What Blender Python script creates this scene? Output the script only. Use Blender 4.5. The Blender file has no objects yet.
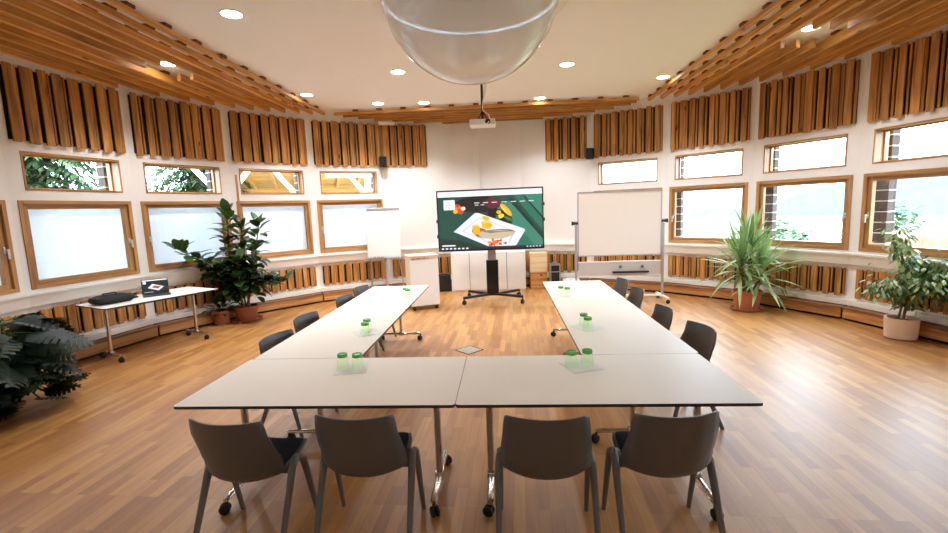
import bpy, math, random
from math import sin, cos, pi, radians as RAD
from mathutils import Vector as V, Matrix as MX

random.seed(7)
SC = bpy.context.scene
COL = SC.collection

# ------------------------------------------------------------------ camera
cam_d = bpy.data.cameras.new('camera')
cam_d.sensor_width = 36.0
cam_d.lens = 449.23 * 36.0 / 948.0
cam_d.clip_start = 0.05
cam_d.clip_end = 3000
cam = bpy.data.objects.new('camera', cam_d)
COL.objects.link(cam)
_r = V((0.99730107, 0.06426153, -0.035511))
_u = V((0.02707104, 0.12774308, 0.99143778))
_f = V((-0.06824759, 0.98972328, -0.12565868))
cam.matrix_world = MX(((_r.x, _u.x, -_f.x, 0), (_r.y, _u.y, -_f.y, 0), (_r.z, _u.z, -_f.z, 1.776), (0, 0, 0, 1)))
SC.camera = cam

# ------------------------------------------------------------------ world, view
SKY_STRENGTH = 4.6
EXPOSURE = 2.05
SPOT_W = 13.0
world = bpy.data.worlds.new('sky')
SC.world = world
world.use_nodes = True
_n = world.node_tree.nodes
_bg = _n['Background']
_bg.inputs[0].default_value = (0.62, 0.815, 1.0, 1)
_bg.inputs[1].default_value = SKY_STRENGTH
SC.view_settings.view_transform = 'Standard'
SC.view_settings.look = 'None'
SC.view_settings.gamma = 1.0
SC.view_settings.exposure = EXPOSURE
SC.view_settings.use_curve_mapping = False
try:
    SC.cycles.use_denoising = True
    SC.cycles.max_bounces = 12
    SC.cycles.diffuse_bounces = 8
    SC.cycles.glossy_bounces = 4
    SC.cycles.transparent_max_bounces = 24
    SC.cycles.transmission_bounces = 8
    SC.cycles.sample_clamp_indirect = 8.0
    SC.cycles.caustics_reflective = False
    SC.cycles.caustics_refractive = False
except Exception:
    pass

# ------------------------------------------------------------------ materials
MATS = {}


def srgb(r, g, b):
    def c(x):
        x /= 255.0
        return x / 12.92 if x <= 0.04045 else ((x + 0.055) / 1.055) ** 2.4
    return (c(r), c(g), c(b), 1.0)


def newmat(name):
    m = bpy.data.materials.new(name)
    m.use_nodes = True
    nt = m.node_tree
    b = nt.nodes['Principled BSDF']
    MATS[name] = m
    return m, nt, b


def N(nt, typ, **kw):
    n = nt.nodes.new(typ)
    for k, v in kw.items():
        setattr(n, k, v)
    return n


def plain(name, col, rough=0.5, metal=0.0, spec=0.5, vary=0.06, scale=8.0, bump=0.0, coat=0.0):
    """principled colour with a faint procedural mottling and optional fine bump"""
    m, nt, b = newmat(name)
    tc = N(nt, 'ShaderNodeTexCoord')
    nz = N(nt, 'ShaderNodeTexNoise')
    nz.inputs['Scale'].default_value = scale
    nz.inputs['Detail'].default_value = 3
    nt.links.new(tc.outputs['Object'], nz.inputs['Vector'])
    mr = N(nt, 'ShaderNodeMapRange')
    mr.inputs['To Min'].default_value = 1 - vary
    mr.inputs['To Max'].default_value = 1 + vary
    nt.links.new(nz.outputs['Fac'], mr.inputs['Value'])
    mul = N(nt, 'ShaderNodeVectorMath', operation='SCALE')
    mul.inputs[0].default_value = col[:3]
    nt.links.new(mr.outputs[0], mul.inputs['Scale'])
    nt.links.new(mul.outputs[0], b.inputs['Base Color'])
    b.inputs['Roughness'].default_value = rough
    b.inputs['Metallic'].default_value = metal
    b.inputs['Specular IOR Level'].default_value = spec
    b.inputs['Coat Weight'].default_value = coat
    if bump > 0:
        n2 = N(nt, 'ShaderNodeTexNoise')
        n2.inputs['Scale'].default_value = 220
        nt.links.new(tc.outputs['Object'], n2.inputs['Vector'])
        bp = N(nt, 'ShaderNodeBump')
        bp.inputs['Strength'].default_value = bump
        bp.inputs['Distance'].default_value = 0.002
        nt.links.new(n2.outputs['Fac'], bp.inputs['Height'])
        nt.links.new(bp.outputs[0], b.inputs['Normal'])
    return m


def wood(name, dark, mid, light, axis='z', rough=0.5, tone_lo=0.66, tone_hi=1.2, knots=True, fine=1.0):
    m, nt, b = newmat(name)
    L = nt.links.new
    tc = N(nt, 'ShaderNodeTexCoord')
    at = N(nt, 'ShaderNodeAttribute', attribute_name='tone')
    comb = N(nt, 'ShaderNodeCombineXYZ')
    k = N(nt, 'ShaderNodeMath', operation='MULTIPLY')
    k.inputs[1].default_value = 37.3
    L(at.outputs['Fac'], k.inputs[0])
    for i in range(3):
        L(k.outputs[0], comb.inputs[i])
    add = N(nt, 'ShaderNodeVectorMath', operation='ADD')
    L(tc.outputs['Object'], add.inputs[0])
    L(comb.outputs[0], add.inputs[1])
    mp = N(nt, 'ShaderNodeMapping')
    s = {'x': (1.4, 22, 22), 'y': (22, 1.4, 22), 'z': (22, 22, 1.4)}[axis]
    mp.inputs['Scale'].default_value = tuple(q * fine for q in s)
    L(add.outputs[0], mp.inputs['Vector'])
    nz = N(nt, 'ShaderNodeTexNoise')
    nz.inputs['Scale'].default_value = 1.0
    nz.inputs['Detail'].default_value = 4
    nz.inputs['Distortion'].default_value = 0.8
    L(mp.outputs[0], nz.inputs['Vector'])
    rp = N(nt, 'ShaderNodeValToRGB')
    e = rp.color_ramp.elements
    e[0].position = 0.28
    e[0].color = dark
    e[1].position = 0.75
    e[1].color = light
    x = e.new(0.5)
    x.color = mid
    L(nz.outputs['Fac'], rp.inputs['Fac'])
    mr = N(nt, 'ShaderNodeMapRange')
    mr.inputs['To Min'].default_value = tone_lo
    mr.inputs['To Max'].default_value = tone_hi
    L(at.outputs['Fac'], mr.inputs['Value'])
    mul = N(nt, 'ShaderNodeVectorMath', operation='SCALE')
    L(rp.outputs['Color'], mul.inputs[0])
    L(mr.outputs[0], mul.inputs['Scale'])
    out = mul.outputs[0]
    if knots:
        mp2 = N(nt, 'ShaderNodeMapping')
        s2 = {'x': (1.0, 3.4, 3.4), 'y': (3.4, 1.0, 3.4), 'z': (3.4, 3.4, 1.0)}[axis]
        mp2.inputs['Scale'].default_value = tuple(q * 2.0 for q in s2)
        L(add.outputs[0], mp2.inputs['Vector'])
        vo = N(nt, 'ShaderNodeTexVoronoi')
        vo.inputs['Scale'].default_value = 1.0
        L(mp2.outputs[0], vo.inputs['Vector'])
        r2 = N(nt, 'ShaderNodeMapRange')
        r2.inputs['From Min'].default_value = 0.05
        r2.inputs['From Max'].default_value = 0.13
        L(vo.outputs['Distance'], r2.inputs['Value'])
        mx = N(nt, 'ShaderNodeMix', data_type='RGBA')
        L(r2.outputs[0], mx.inputs['Factor'])
        mx.inputs[6].default_value = tuple(q * 0.45 for q in dark[:3]) + (1,)
        L(out, mx.inputs[7])
        out = mx.outputs[2]
    L(out, b.inputs['Base Color'])
    b.inputs['Roughness'].default_value = rough
    bp = N(nt, 'ShaderNodeBump')
    bp.inputs['Strength'].default_value = 0.12
    bp.inputs['Distance'].default_value = 0.002
    L(nz.outputs['Fac'], bp.inputs['Height'])
    L(bp.outputs[0], b.inputs['Normal'])
    return m


def parquet():
    m, nt, b = newmat('oak_strip_parquet')
    L = nt.links.new
    tc = N(nt, 'ShaderNodeTexCoord')
    mp = N(nt, 'ShaderNodeMapping')
    mp.inputs['Rotation'].default_value = (0, 0, RAD(92))
    L(tc.outputs['Object'], mp.inputs['Vector'])
    br = N(nt, 'ShaderNodeTexBrick')
    br.offset = 0.37
    br.offset_frequency = 3
    br.squash = 0.8
    br.squash_frequency = 2
    br.inputs['Scale'].default_value = 1.0
    br.inputs['Brick Width'].default_value = 0.62
    br.inputs['Row Height'].default_value = 0.072
    br.inputs['Mortar Size'].default_value = 0.0007
    br.inputs['Bias'].default_value = 0.05
    br.inputs['Color1'].default_value = srgb(158, 104, 50)
    br.inputs['Color2'].default_value = srgb(194, 142, 80)
    br.inputs['Mortar'].default_value = srgb(118, 80, 42)
    L(mp.outputs[0], br.inputs['Vector'])
    mp2 = N(nt, 'ShaderNodeMapping')
    mp2.inputs['Scale'].default_value = (26, 1.8, 1)
    L(tc.outputs['Object'], mp2.inputs['Vector'])
    nz = N(nt, 'ShaderNodeTexNoise')
    nz.inputs['Scale'].default_value = 1.0
    nz.inputs['Detail'].default_value = 5
    nz.inputs['Distortion'].default_value = 0.6
    L(mp2.outputs[0], nz.inputs['Vector'])
    mr = N(nt, 'ShaderNodeMapRange')
    mr.inputs['To Min'].default_value = 0.68
    mr.inputs['To Max'].default_value = 1.3
    L(nz.outputs['Fac'], mr.inputs['Value'])
    mul = N(nt, 'ShaderNodeVectorMath', operation='SCALE')
    L(br.outputs['Color'], mul.inputs[0])
    L(mr.outputs[0], mul.inputs['Scale'])
    L(mul.outputs[0], b.inputs['Base Color'])
    b.inputs['Roughness'].default_value = 0.42
    b.inputs['Coat Weight'].default_value = 0.38
    b.inputs['Coat Roughness'].default_value = 0.46
    b.inputs['Specular IOR Level'].default_value = 0.5
    bp = N(nt, 'ShaderNodeBump')
    bp.inputs['Strength'].default_value = 0.15
    bp.inputs['Distance'].default_value = 0.001
    L(br.outputs['Fac'], bp.inputs['Height'])
    L(bp.outputs[0], b.inputs['Normal'])
    return m


def thin_glass(name, tint=(1, 1, 1), rough=0.0, ior=1.45, edge=0.9):
    m, nt, b = newmat(name)
    nt.nodes.remove(b)
    L = nt.links.new
    o = nt.nodes['Material Output']
    tr = N(nt, 'ShaderNodeBsdfTransparent')
    tr.inputs[0].default_value = tuple(tint) + (1,)
    gl = N(nt, 'ShaderNodeBsdfGlossy')
    gl.inputs['Roughness'].default_value = rough
    lw = N(nt, 'ShaderNodeLayerWeight')
    pw = N(nt, 'ShaderNodeMath', operation='POWER')
    pw.inputs[1].default_value = 5.0
    L(lw.outputs['Facing'], pw.inputs[0])
    fr = N(nt, 'ShaderNodeMapRange')
    f0 = ((ior - 1) / (ior + 1)) ** 2
    fr.inputs['To Min'].default_value = f0
    fr.inputs['To Max'].default_value = edge
    L(pw.outputs[0], fr.inputs['Value'])
    mx = N(nt, 'ShaderNodeMixShader')
    L(fr.outputs[0], mx.inputs[0])
    L(tr.outputs[0], mx.inputs[1])
    L(gl.outputs[0], mx.inputs[2])
    L(mx.outputs[0], o.inputs[0])
    return m


def translucent(name, col, trans=0.5, rough=0.8):
    m, nt, b = newmat(name)
    nt.nodes.remove(b)
    L = nt.links.new
    o = nt.nodes['Material Output']
    df = N(nt, 'ShaderNodeBsdfDiffuse')
    df.inputs[0].default_value = col
    tl = N(nt, 'ShaderNodeBsdfTranslucent')
    tl.inputs[0].default_value = col
    mx = N(nt, 'ShaderNodeMixShader')
    mx.inputs[0].default_value = trans
    L(df.outputs[0], mx.inputs[1])
    L(tl.outputs[0], mx.inputs[2])
    L(mx.outputs[0], o.inputs[0])
    return m


def opal_gloss(name, col):
    """milky acrylic: lets some light through, mirrors the windows faintly"""
    m, nt, b = newmat(name)
    L = nt.links.new
    o = nt.nodes['Material Output']
    b.inputs['Base Color'].default_value = col
    b.inputs['Roughness'].default_value = 0.04
    b.inputs['Coat Weight'].default_value = 0.4
    b.inputs['Coat Roughness'].default_value = 0.02
    tr = N(nt, 'ShaderNodeBsdfTransparent')
    mx = N(nt, 'ShaderNodeMixShader')
    mx.inputs[0].default_value = 0.78
    L(tr.outputs[0], mx.inputs[1])
    L(b.outputs[0], mx.inputs[2])
    L(mx.outputs[0], o.inputs[0])
    return m


def leafmat(name, dark, light, rough=0.35, trans=0.25):
    m, nt, b = newmat(name)
    L = nt.links.new
    at = N(nt, 'ShaderNodeAttribute', attribute_name='tone')
    mx = N(nt, 'ShaderNodeMix', data_type='RGBA')
    mx.inputs[6].default_value = dark
    mx.inputs[7].default_value = light
    L(at.outputs['Fac'], mx.inputs['Factor'])
    L(mx.outputs[2], b.inputs['Base Color'])
    b.inputs['Roughness'].default_value = rough
    if trans > 0:
        o = nt.nodes['Material Output']
        tl = N(nt, 'ShaderNodeBsdfTranslucent')
        L(mx.outputs[2], tl.inputs[0])
        ms = N(nt, 'ShaderNodeMixShader')
        ms.inputs[0].default_value = trans
        L(b.outputs[0], ms.inputs[1])
        L(tl.outputs[0], ms.inputs[2])
        L(ms.outputs[0], o.inputs[0])
    return m


def emit(name, col, st):
    m, nt, b = newmat(name)
    b.inputs['Base Color'].default_value = (0.02, 0.02, 0.02, 1)
    b.inputs['Roughness'].default_value = 0.3
    b.inputs['Emission Color'].default_value = col
    b.inputs['Emission Strength'].default_value = st
    return m


M_wall = plain('white_wall_paint', srgb(237, 235, 232), 0.7, vary=0.015, scale=2.0, bump=0.05)
M_ceil = plain('white_ceiling_paint', srgb(243, 244, 245), 0.8, vary=0.01, scale=1.0)
M_sill = plain('white_painted_ledge', srgb(236, 232, 224), 0.45, vary=0.015)
M_floor = parquet()
P_d, P_m, P_l = srgb(130, 82, 34), srgb(180, 124, 60), srgb(208, 156, 90)
M_slat = wood('pine_slats_upright', P_d, P_m, P_l, 'z', 0.55)
M_lat_y = wood('pine_lattice_lengthwise', srgb(152, 98, 42), srgb(196, 138, 66), srgb(216, 164, 92), 'y', 0.5, 0.78, 1.22)
M_lat_x = wood('pine_lattice_crosswise', srgb(152, 98, 42), srgb(196, 138, 66), srgb(216, 164, 92), 'x', 0.5, 0.78, 1.22)
M_slat_y = wood('pine_battens_lengthwise', P_d, P_m, P_l, 'y', 0.55)
M_slat_x = wood('pine_battens_crosswise', P_d, P_m, P_l, 'x', 0.55)
M_frame_x = wood('window_timber_rails', srgb(142, 98, 54), srgb(178, 130, 78), srgb(202, 156, 102), 'x', 0.42, 0.9, 1.1, knots=False)
M_frame_z = wood('window_timber_stiles', srgb(142, 98, 54), srgb(178, 130, 78), srgb(202, 156, 102), 'z', 0.42, 0.9, 1.1, knots=False)
M_base_face = wood('pine_boarding_front', srgb(158, 100, 48), srgb(200, 142, 80), srgb(220, 168, 108), 'x', 0.5, 0.85, 1.1)
M_base_top = wood('brown_boarding_top', srgb(110, 72, 44), srgb(140, 96, 62), srgb(160, 114, 76), 'x', 0.5, 0.9, 1.1, knots=False)
M_birch = wood('light_birch_ply', srgb(214, 182, 136), srgb(228, 200, 156), srgb(238, 214, 174), 'x', 0.5, 0.95, 1.05, knots=False)
M_dark = plain('matt_black', srgb(22, 22, 24), 0.55)
M_black_metal = plain('black_metal', srgb(26, 28, 31), 0.38, metal=0.3)
M_gap = plain('dark_fleece_and_gap_shade', srgb(28, 24, 22), 0.95)
M_table = plain('cream_laminate', srgb(249, 242, 229), 0.42, vary=0.01, scale=3, spec=0.4)
M_edge = plain('dark_brown_edge', srgb(60, 46, 38), 0.5)
M_chrome = plain('polished_chrome', srgb(200, 196, 190), 0.14, metal=1.0, vary=0.02)
M_shell = plain('taupe_plastic', srgb(99, 95, 93), 0.42, vary=0.03, bump=0.25)
M_leg = plain('grey_plastic_leg', srgb(112, 110, 110), 0.42, vary=0.03)
M_seat = plain('black_blue_upholstery', srgb(32, 36, 48), 0.9, vary=0.15, scale=60, bump=0.3)
M_white = plain('white_lacquer', srgb(238, 236, 232), 0.4, vary=0.01)
M_beige = plain('cream_side_board', srgb(226, 208, 182), 0.5, vary=0.02)
M_paper = plain('white_paper', srgb(240, 239, 236), 0.8, vary=0.01)
M_grey = plain('light_grey_metal', srgb(176, 178, 180), 0.35, metal=0.4, vary=0.02)
M_board = plain('cream_felt_board', srgb(232, 224, 214), 0.75, vary=0.02, scale=30)
M_shelf_grey = plain('pale_grey_panel', srgb(196, 190, 184), 0.5, vary=0.02)
M_alu = plain('brushed_aluminium', srgb(190, 192, 194), 0.3, metal=0.9)
M_terra = plain('terracotta', srgb(196, 122, 90), 0.75, vary=0.08, scale=14)
M_terra_dark = plain('brown_terracotta', srgb(150, 82, 54), 0.6, vary=0.08, scale=14)
M_cream_pot = plain('cream_ceramic', srgb(234, 208, 186), 0.6, vary=0.03)
M_soil = plain('potting_soil', srgb(58, 42, 32), 0.95, vary=0.4, scale=60)
M_stem = plain('plant_stem', srgb(120, 92, 62), 0.8, vary=0.25, scale=30)
M_green_stem = plain('green_stem', srgb(70, 96, 44), 0.6, vary=0.2, scale=30)
M_stake = plain('bamboo_stake', srgb(170, 112, 66), 0.6, vary=0.1)
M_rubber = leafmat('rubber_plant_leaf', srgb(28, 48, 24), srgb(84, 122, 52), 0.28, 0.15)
M_monst = leafmat('monstera_leaf', srgb(16, 28, 14), srgb(48, 72, 30), 0.55, 0.08)
M_yucca = leafmat('yucca_leaf', srgb(84, 124, 60), srgb(196, 216, 150), 0.4, 0.25)
M_ficus = leafmat('variegated_ficus_leaf', srgb(44, 78, 34), srgb(190, 208, 134), 0.35, 0.25)
M_conifer = leafmat('conifer_needles', srgb(34, 50, 30), srgb(84, 108, 62), 0.6, 0.3)
M_bark = plain('brown_bark', srgb(92, 66, 46), 0.9, vary=0.3, scale=12)
M_glass = thin_glass('window_glass')
M_dome = opal_gloss('opal_acrylic', (0.86, 0.85, 0.835, 1))
M_tumbler = thin_glass('pale_green_glass', (0.955, 1.0, 0.93), 0.1, ior=1.3, edge=0.35)
M_tumbler_base = plain('green_glass_base', srgb(64, 178, 80), 0.12, vary=0.25, scale=60, spec=0.8)
M_blind = translucent('white_blind_fabric', (0.86, 0.88, 0.90, 1), 0.36)
M_lamp = emit('lamp_diffuser', (1.0, 0.96, 0.9, 1), 8.0)
M_ext = plain('dark_weathered_cladding', srgb(74, 54, 42), 0.85, vary=0.2, scale=9)
M_ext_joint = plain('pale_cladding_joint', srgb(214, 208, 198), 0.7)
M_ext_white = plain('white_outdoor_paint', srgb(240, 238, 232), 0.6)
M_handle = plain('silver_handle', srgb(216, 214, 210), 0.3, metal=0.6)
M_grass = plain('meadow_grass', srgb(84, 96, 62), 0.95, vary=0.25, scale=0.05)
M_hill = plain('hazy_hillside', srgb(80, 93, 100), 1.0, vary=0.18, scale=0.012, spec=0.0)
M_hedge = plain('reddish_hedge', srgb(150, 104, 84), 0.95, vary=0.35, scale=6)
M_plate = plain('brushed_floor_plate', srgb(182, 176, 166), 0.35, metal=0.6, vary=0.05)
M_laptop = plain('grey_laptop_body', srgb(70, 68, 70), 0.4, metal=0.4)
M_keys = plain('black_keys', srgb(24, 24, 26), 0.6)
M_bag = plain('black_nylon_bag', srgb(20, 20, 22), 0.75, vary=0.3, scale=40, bump=0.4)
M_orange = plain('orange_pens', srgb(206, 120, 60), 0.5)
M_red = plain('red_marker', srgb(196, 50, 40), 0.5)


# ------------------------------------------------------------------ mesh builder
class G:
    def __init__(self):
        self.v, self.f, self.mi, self.tone, self.sm = [], [], [], [], []
        self.M = MX.Identity(4)

    def _add(self, vs, fs, mi=0, tone=0.5, smooth=False):
        o = len(self.v)
        for p in vs:
            self.v.append(tuple(self.M @ V(p)))
        for f in fs:
            self.f.append(tuple(i + o for i in f))
            self.mi.append(mi)
            self.tone.append(tone)
            self.sm.append(smooth)

    def box(self, lo, hi, mi=0, tone=0.5):
        x0, y0, z0 = lo
        x1, y1, z1 = hi
        vs = [(x0, y0, z0), (x1, y0, z0), (x1, y1, z0), (x0, y1, z0), (x0, y0, z1), (x1, y0, z1), (x1, y1, z1), (x0, y1, z1)]
        fs = [(0, 3, 2, 1), (4, 5, 6, 7), (0, 1, 5, 4), (1, 2, 6, 5), (2, 3, 7, 6), (3, 0, 4, 7)]
        self._add(vs, fs, mi, tone)

    def bar(self, a, b, w, h, mi=0, tone=0.5, up=(0, 0, 1)):
        a, b = V(a), V(b)
        d = (b - a).normalized()
        s = d.cross(V(up))
        if s.length < 1e-5:
            s = V((1, 0, 0))
        s.normalize()
        t = s.cross(d)
        vs = []
        for p in (a, b):
            for i, j in ((-1, -1), (1, -1), (1, 1), (-1, 1)):
                vs.append(p + s * (i * w / 2) + t * (j * h / 2))
        fs = [(3, 2, 1, 0), (4, 5, 6, 7), (0, 1, 5, 4), (1, 2, 6, 5), (2, 3, 7, 6), (3, 0, 4, 7)]
        self._add(vs, fs, mi, tone)

    def tube(self, path, r, n=10, mi=0, tone=0.5, squash=1.0, cap=True):
        P = [V(p) for p in path]
        if not isinstance(r, (list, tuple)):
            r = [r] * len(P)
        T = []
        for i in range(len(P)):
            a = P[max(0, i - 1)]
            b = P[min(len(P) - 1, i + 1)]
            T.append((b - a).normalized())
        ref = V((0, 0, 1)) if abs(T[0].z) < 0.9 else V((1, 0, 0))
        s = T[0].cross(ref).normalized()
        vs, fs = [], []
        for i, p in enumerate(P):
            s = (s - T[i] * s.dot(T[i])).normalized()
            t = T[i].cross(s)
            for k in range(n):
                a = 2 * pi * k / n
                vs.append(p + s * (cos(a) * r[i]) + t * (sin(a) * r[i] * squash))
        for i in range(len(P) - 1):
            for k in range(n):
                k2 = (k + 1) % n
                fs.append((i * n + k, i * n + k2, (i + 1) * n + k2, (i + 1) * n + k))
        self._add(vs, fs, mi, tone, True)
        if cap:
            self._add(vs[:n], [tuple(range(n - 1, -1, -1))], mi, tone)
            self._add(vs[-n:], [tuple(range(n))], mi, tone)

    def lathe(self, prof, n=32, c=(0, 0, 0), mi=0, tone=0.5, smooth=True):
        vs, fs = [], []
        for (r, z) in prof:
            for k in range(n):
                a = 2 * pi * k / n
                vs.append((c[0] + r * cos(a), c[1] + r * sin(a), c[2] + z))
        for i in range(len(prof) - 1):
            for k in range(n):
                k2 = (k + 1) % n
                fs.append((i * n + k, i * n + k2, (i + 1) * n + k2, (i + 1) * n + k))
        self._add(vs, fs, mi, tone, smooth)

    def disc(self, c, r, n=32, mi=0, up=1, tone=0.5):
        vs = [(c[0] + r * cos(2 * pi * k / n), c[1] + r * sin(2 * pi * k / n), c[2]) for k in range(n)]
        f = tuple(range(n)) if up > 0 else tuple(range(n - 1, -1, -1))
        self._add(vs, [f], mi, tone)

    def prism(self, pts, z0, z1, mi=0, side=None, tone=0.5):
        n = len(pts)
        vs = [(x, y, z0) for x, y in pts] + [(x, y, z1) for x, y in pts]
        self._add(vs, [tuple(range(n - 1, -1, -1)), tuple(range(n, 2 * n))], mi, tone)
        self._add(vs, [(i, (i + 1) % n, n + (i + 1) % n, n + i) for i in range(n)], mi if side is None else side, tone)

    def grid(self, fn, nu, nv, mi=0, tone=0.5, smooth=True, flip=False):
        vs = [fn(i / nu, j / nv) for j in range(nv + 1) for i in range(nu + 1)]
        fs = []
        for j in range(nv):
            for i in range(nu):
                a = j * (nu + 1) + i
                q = (a, a + 1, a + nu + 2, a + nu + 1)
                fs.append(q[::-1] if flip else q)
        self._add(vs, fs, mi, tone, smooth)

    def poly(self, pts, mi=0, tone=0.5):
        self._add(pts, [tuple(range(len(pts)))], mi, tone)

    def blade(self, base, d, up, length, width, droop=0.3, seg=5, tone=0.5, shape='oval', fold=0.15):
        """one leaf: a folded strip that narrows to base and tip and bends down"""
        d = V(d).normalized()
        up = V(up)
        s = d.cross(up)
        if s.length < 1e-4:
            s = d.cross(V((1, 0, 0)))
        s.normalize()
        n = s.cross(d).normalized()
        vs, fs = [], []
        p = V(base)
        for i in range(seg + 1):
            t = i / seg
            if shape == 'oval':
                w = width * (sin(pi * min(1, t * 0.93 + 0.04)) ** 0.75)
            elif shape == 'strap':
                w = width * (0.55 + 0.9 * t if t < 0.5 else (1 - ((t - 0.5) / 0.5) ** 1.6))
            else:
                w = width * (1 - t)
            w = max(w, 0.0008)
            vs += [p - s * (w / 2) + n * (fold * w), p, p + s * (w / 2) + n * (fold * w)]
            d = (d + V((0, 0, -1)) * (droop / seg)).normalized()
            n = s.cross(d).normalized()
            p = p + d * (length / seg)
        for i in range(seg):
            a = i * 3
            fs += [(a, a + 1, a + 4, a + 3), (a + 1, a + 2, a + 5, a + 4)]
        self._add(vs, fs, 0, tone, True)

    def obj(self, name, mats, parent=None, bevel=0.0, angle=40, solid=0.0, subd=0):
        me = bpy.data.meshes.new(name)
        me.from_pydata(self.v, [], self.f)
        if not isinstance(mats, (list, tuple)):
            mats = [mats]
        for m in mats:
            me.materials.append(m)
        me.polygons.foreach_set('material_index', self.mi)
        me.polygons.foreach_set('use_smooth', self.sm)
        at = me.attributes.new('tone', 'FLOAT', 'FACE')
        at.data.foreach_set('value', self.tone)
        me.update()
        o = bpy.data.objects.new(name, me)
        COL.objects.link(o)
        if parent:
            o.parent = parent
        if any(self.sm):
            try:
                me.set_sharp_from_angle(angle=RAD(angle))
            except Exception:
                pass
        if solid:
            md = o.modifiers.new('thickness', 'SOLIDIFY')
            md.thickness = solid
            md.offset = 0
        if bevel:
            md = o.modifiers.new('bevel', 'BEVEL')
            md.width = bevel
            md.segments = 2
            md.limit_method = 'ANGLE'
            md.angle_limit = RAD(50)
        if subd:
            md = o.modifiers.new('smooth', 'SUBSURF')
            md.levels = md.render_levels = subd
        return o


def tag(o, label=None, cat=None, group=None, kind=None):
    if label:
        o['label'] = label
    if cat:
        o['category'] = cat
    if group:
        o['group'] = group
    if kind:
        o['kind'] = kind
    return o


def thing(name, loc, label, cat, group=None, rz=0.0):
    o = bpy.data.objects.new(name, None)
    o.empty_display_size = 0.1
    COL.objects.link(o)
    o.location = loc
    o.rotation_euler = (0, 0, rz)
    return tag(o, label, cat, group)


def keep_inside(g, root, r=5.42, rl=5.33):
    """bend leaves back where they would poke through the round wall"""
    l = root.location
    out = []
    for (x, y, z) in g.v:
        dx, dy = x + l.x - 0.0 - CX, y + l.y - CY
        d = math.hypot(dx, dy)
        m = rl if z + l.z < 0.98 else r
        if d > m:
            q = (m - 0.15 * (1 - math.exp(-(d - m)))) / d
            dx, dy = dx * q, dy * q
        out.append((dx + CX - l.x, dy + CY - l.y, z))
    g.v = out


def structure(o, cat=None):
    o['kind'] = 'structure'
    return o


def copy_tree(o, parent=None):
    c = o.copy()
    COL.objects.link(c)
    if parent:
        c.parent = parent
    for ch in list(o.children):
        copy_tree(ch, c)
    return c


def rt(a=0.0, b=1.0):
    return random.uniform(a, b)


# ------------------------------------------------------------------ the round room: 23 facets
CX, CY = -0.18, 4.741
NF = 23
STEP = 360.0 / NF
A0 = -40.9
RV = 5.572
AP = RV * cos(RAD(STEP / 2))
HW = RV * sin(RAD(STEP / 2))
ZC = 3.83
Z_BB, Z_BT, Z_SB, Z_ST, Z_PB, Z_PT = 0.997, 2.077, 2.198, 2.663, 2.766, 3.652


def facet_M(k):
    ph = RAD(A0 + STEP * (k + 0.5))
    n = V((sin(ph), cos(ph), 0))
    t = V((cos(ph), -sin(ph), 0))
    o = V((CX, CY, 0)) + n * AP
    return MX(((t.x, n.x, 0, o.x), (t.y, n.y, 0, o.y), (0, 0, 1, 0), (0, 0, 0, 1)))


def side_of(k):
    if k in (1, 2, 3):
        return 'back'
    if -6 <= k <= 0:
        return 'left'
    if 4 <= k <= 10:
        return 'right'
    return 'front'


WINDOWED = (-5, -4, -3, -2, -1, 0, 4, 5, 6, 7, 8, 9)
# floor
g = G()
pts = [(CX + (RV + 0.28) * sin(RAD(A0 + STEP * k)), CY + (RV + 0.28) * cos(RAD(A0 + STEP * k))) for k in range(NF)][::-1]
g.prism(pts, -0.12, 0.0)
structure(g.obj('floor', M_floor))

# ceiling with round skylight opening
DC = V((-0.27, 4.74, 0))
g = G()
n_o = 92
RO = 0.90
inner = [(DC.x + RO * cos(2 * pi * i / n_o), DC.y + RO * sin(2 * pi * i / n_o)) for i in range(n_o)]
outer = [(CX + (RV + 0.3) * cos(2 * pi * i / n_o), CY + (RV + 0.3) * sin(2 * pi * i / n_o)) for i in range(n_o)]
vs = [(x, y, ZC) for x, y in inner] + [(x, y, ZC) for x, y in outer] + [(x, y, ZC + 0.14) for x, y in inner] + [(x, y, ZC + 0.14) for x, y in outer]
fs = []
for i in range(n_o):
    j = (i + 1) % n_o
    fs.append((i, j, n_o + j, n_o + i))
    fs.append((2 * n_o + j, 2 * n_o + i, 3 * n_o + i, 3 * n_o + j))
    fs.append((n_o + i, n_o + j, 3 * n_o + j, 3 * n_o + i))
g._add(vs, fs)
structure(g.obj('ceiling', M_ceil))
# flat white cover over the round opening, behind the milky dome
g = G()
g.lathe([(0.001, 0.03), (RO - 0.002, 0.03), (RO - 0.002, 0.06), (0.001, 0.06)][::-1], 64, (DC.x, DC.y, ZC))
structure(g.obj('trim_90', M_ceil))


def facet_obj(g, name, mats, k, parent=None, **kw):
    o = g.obj(name, mats, parent, **kw)
    if parent is None:
        o.matrix_world = facet_M(k)
    return o


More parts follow.
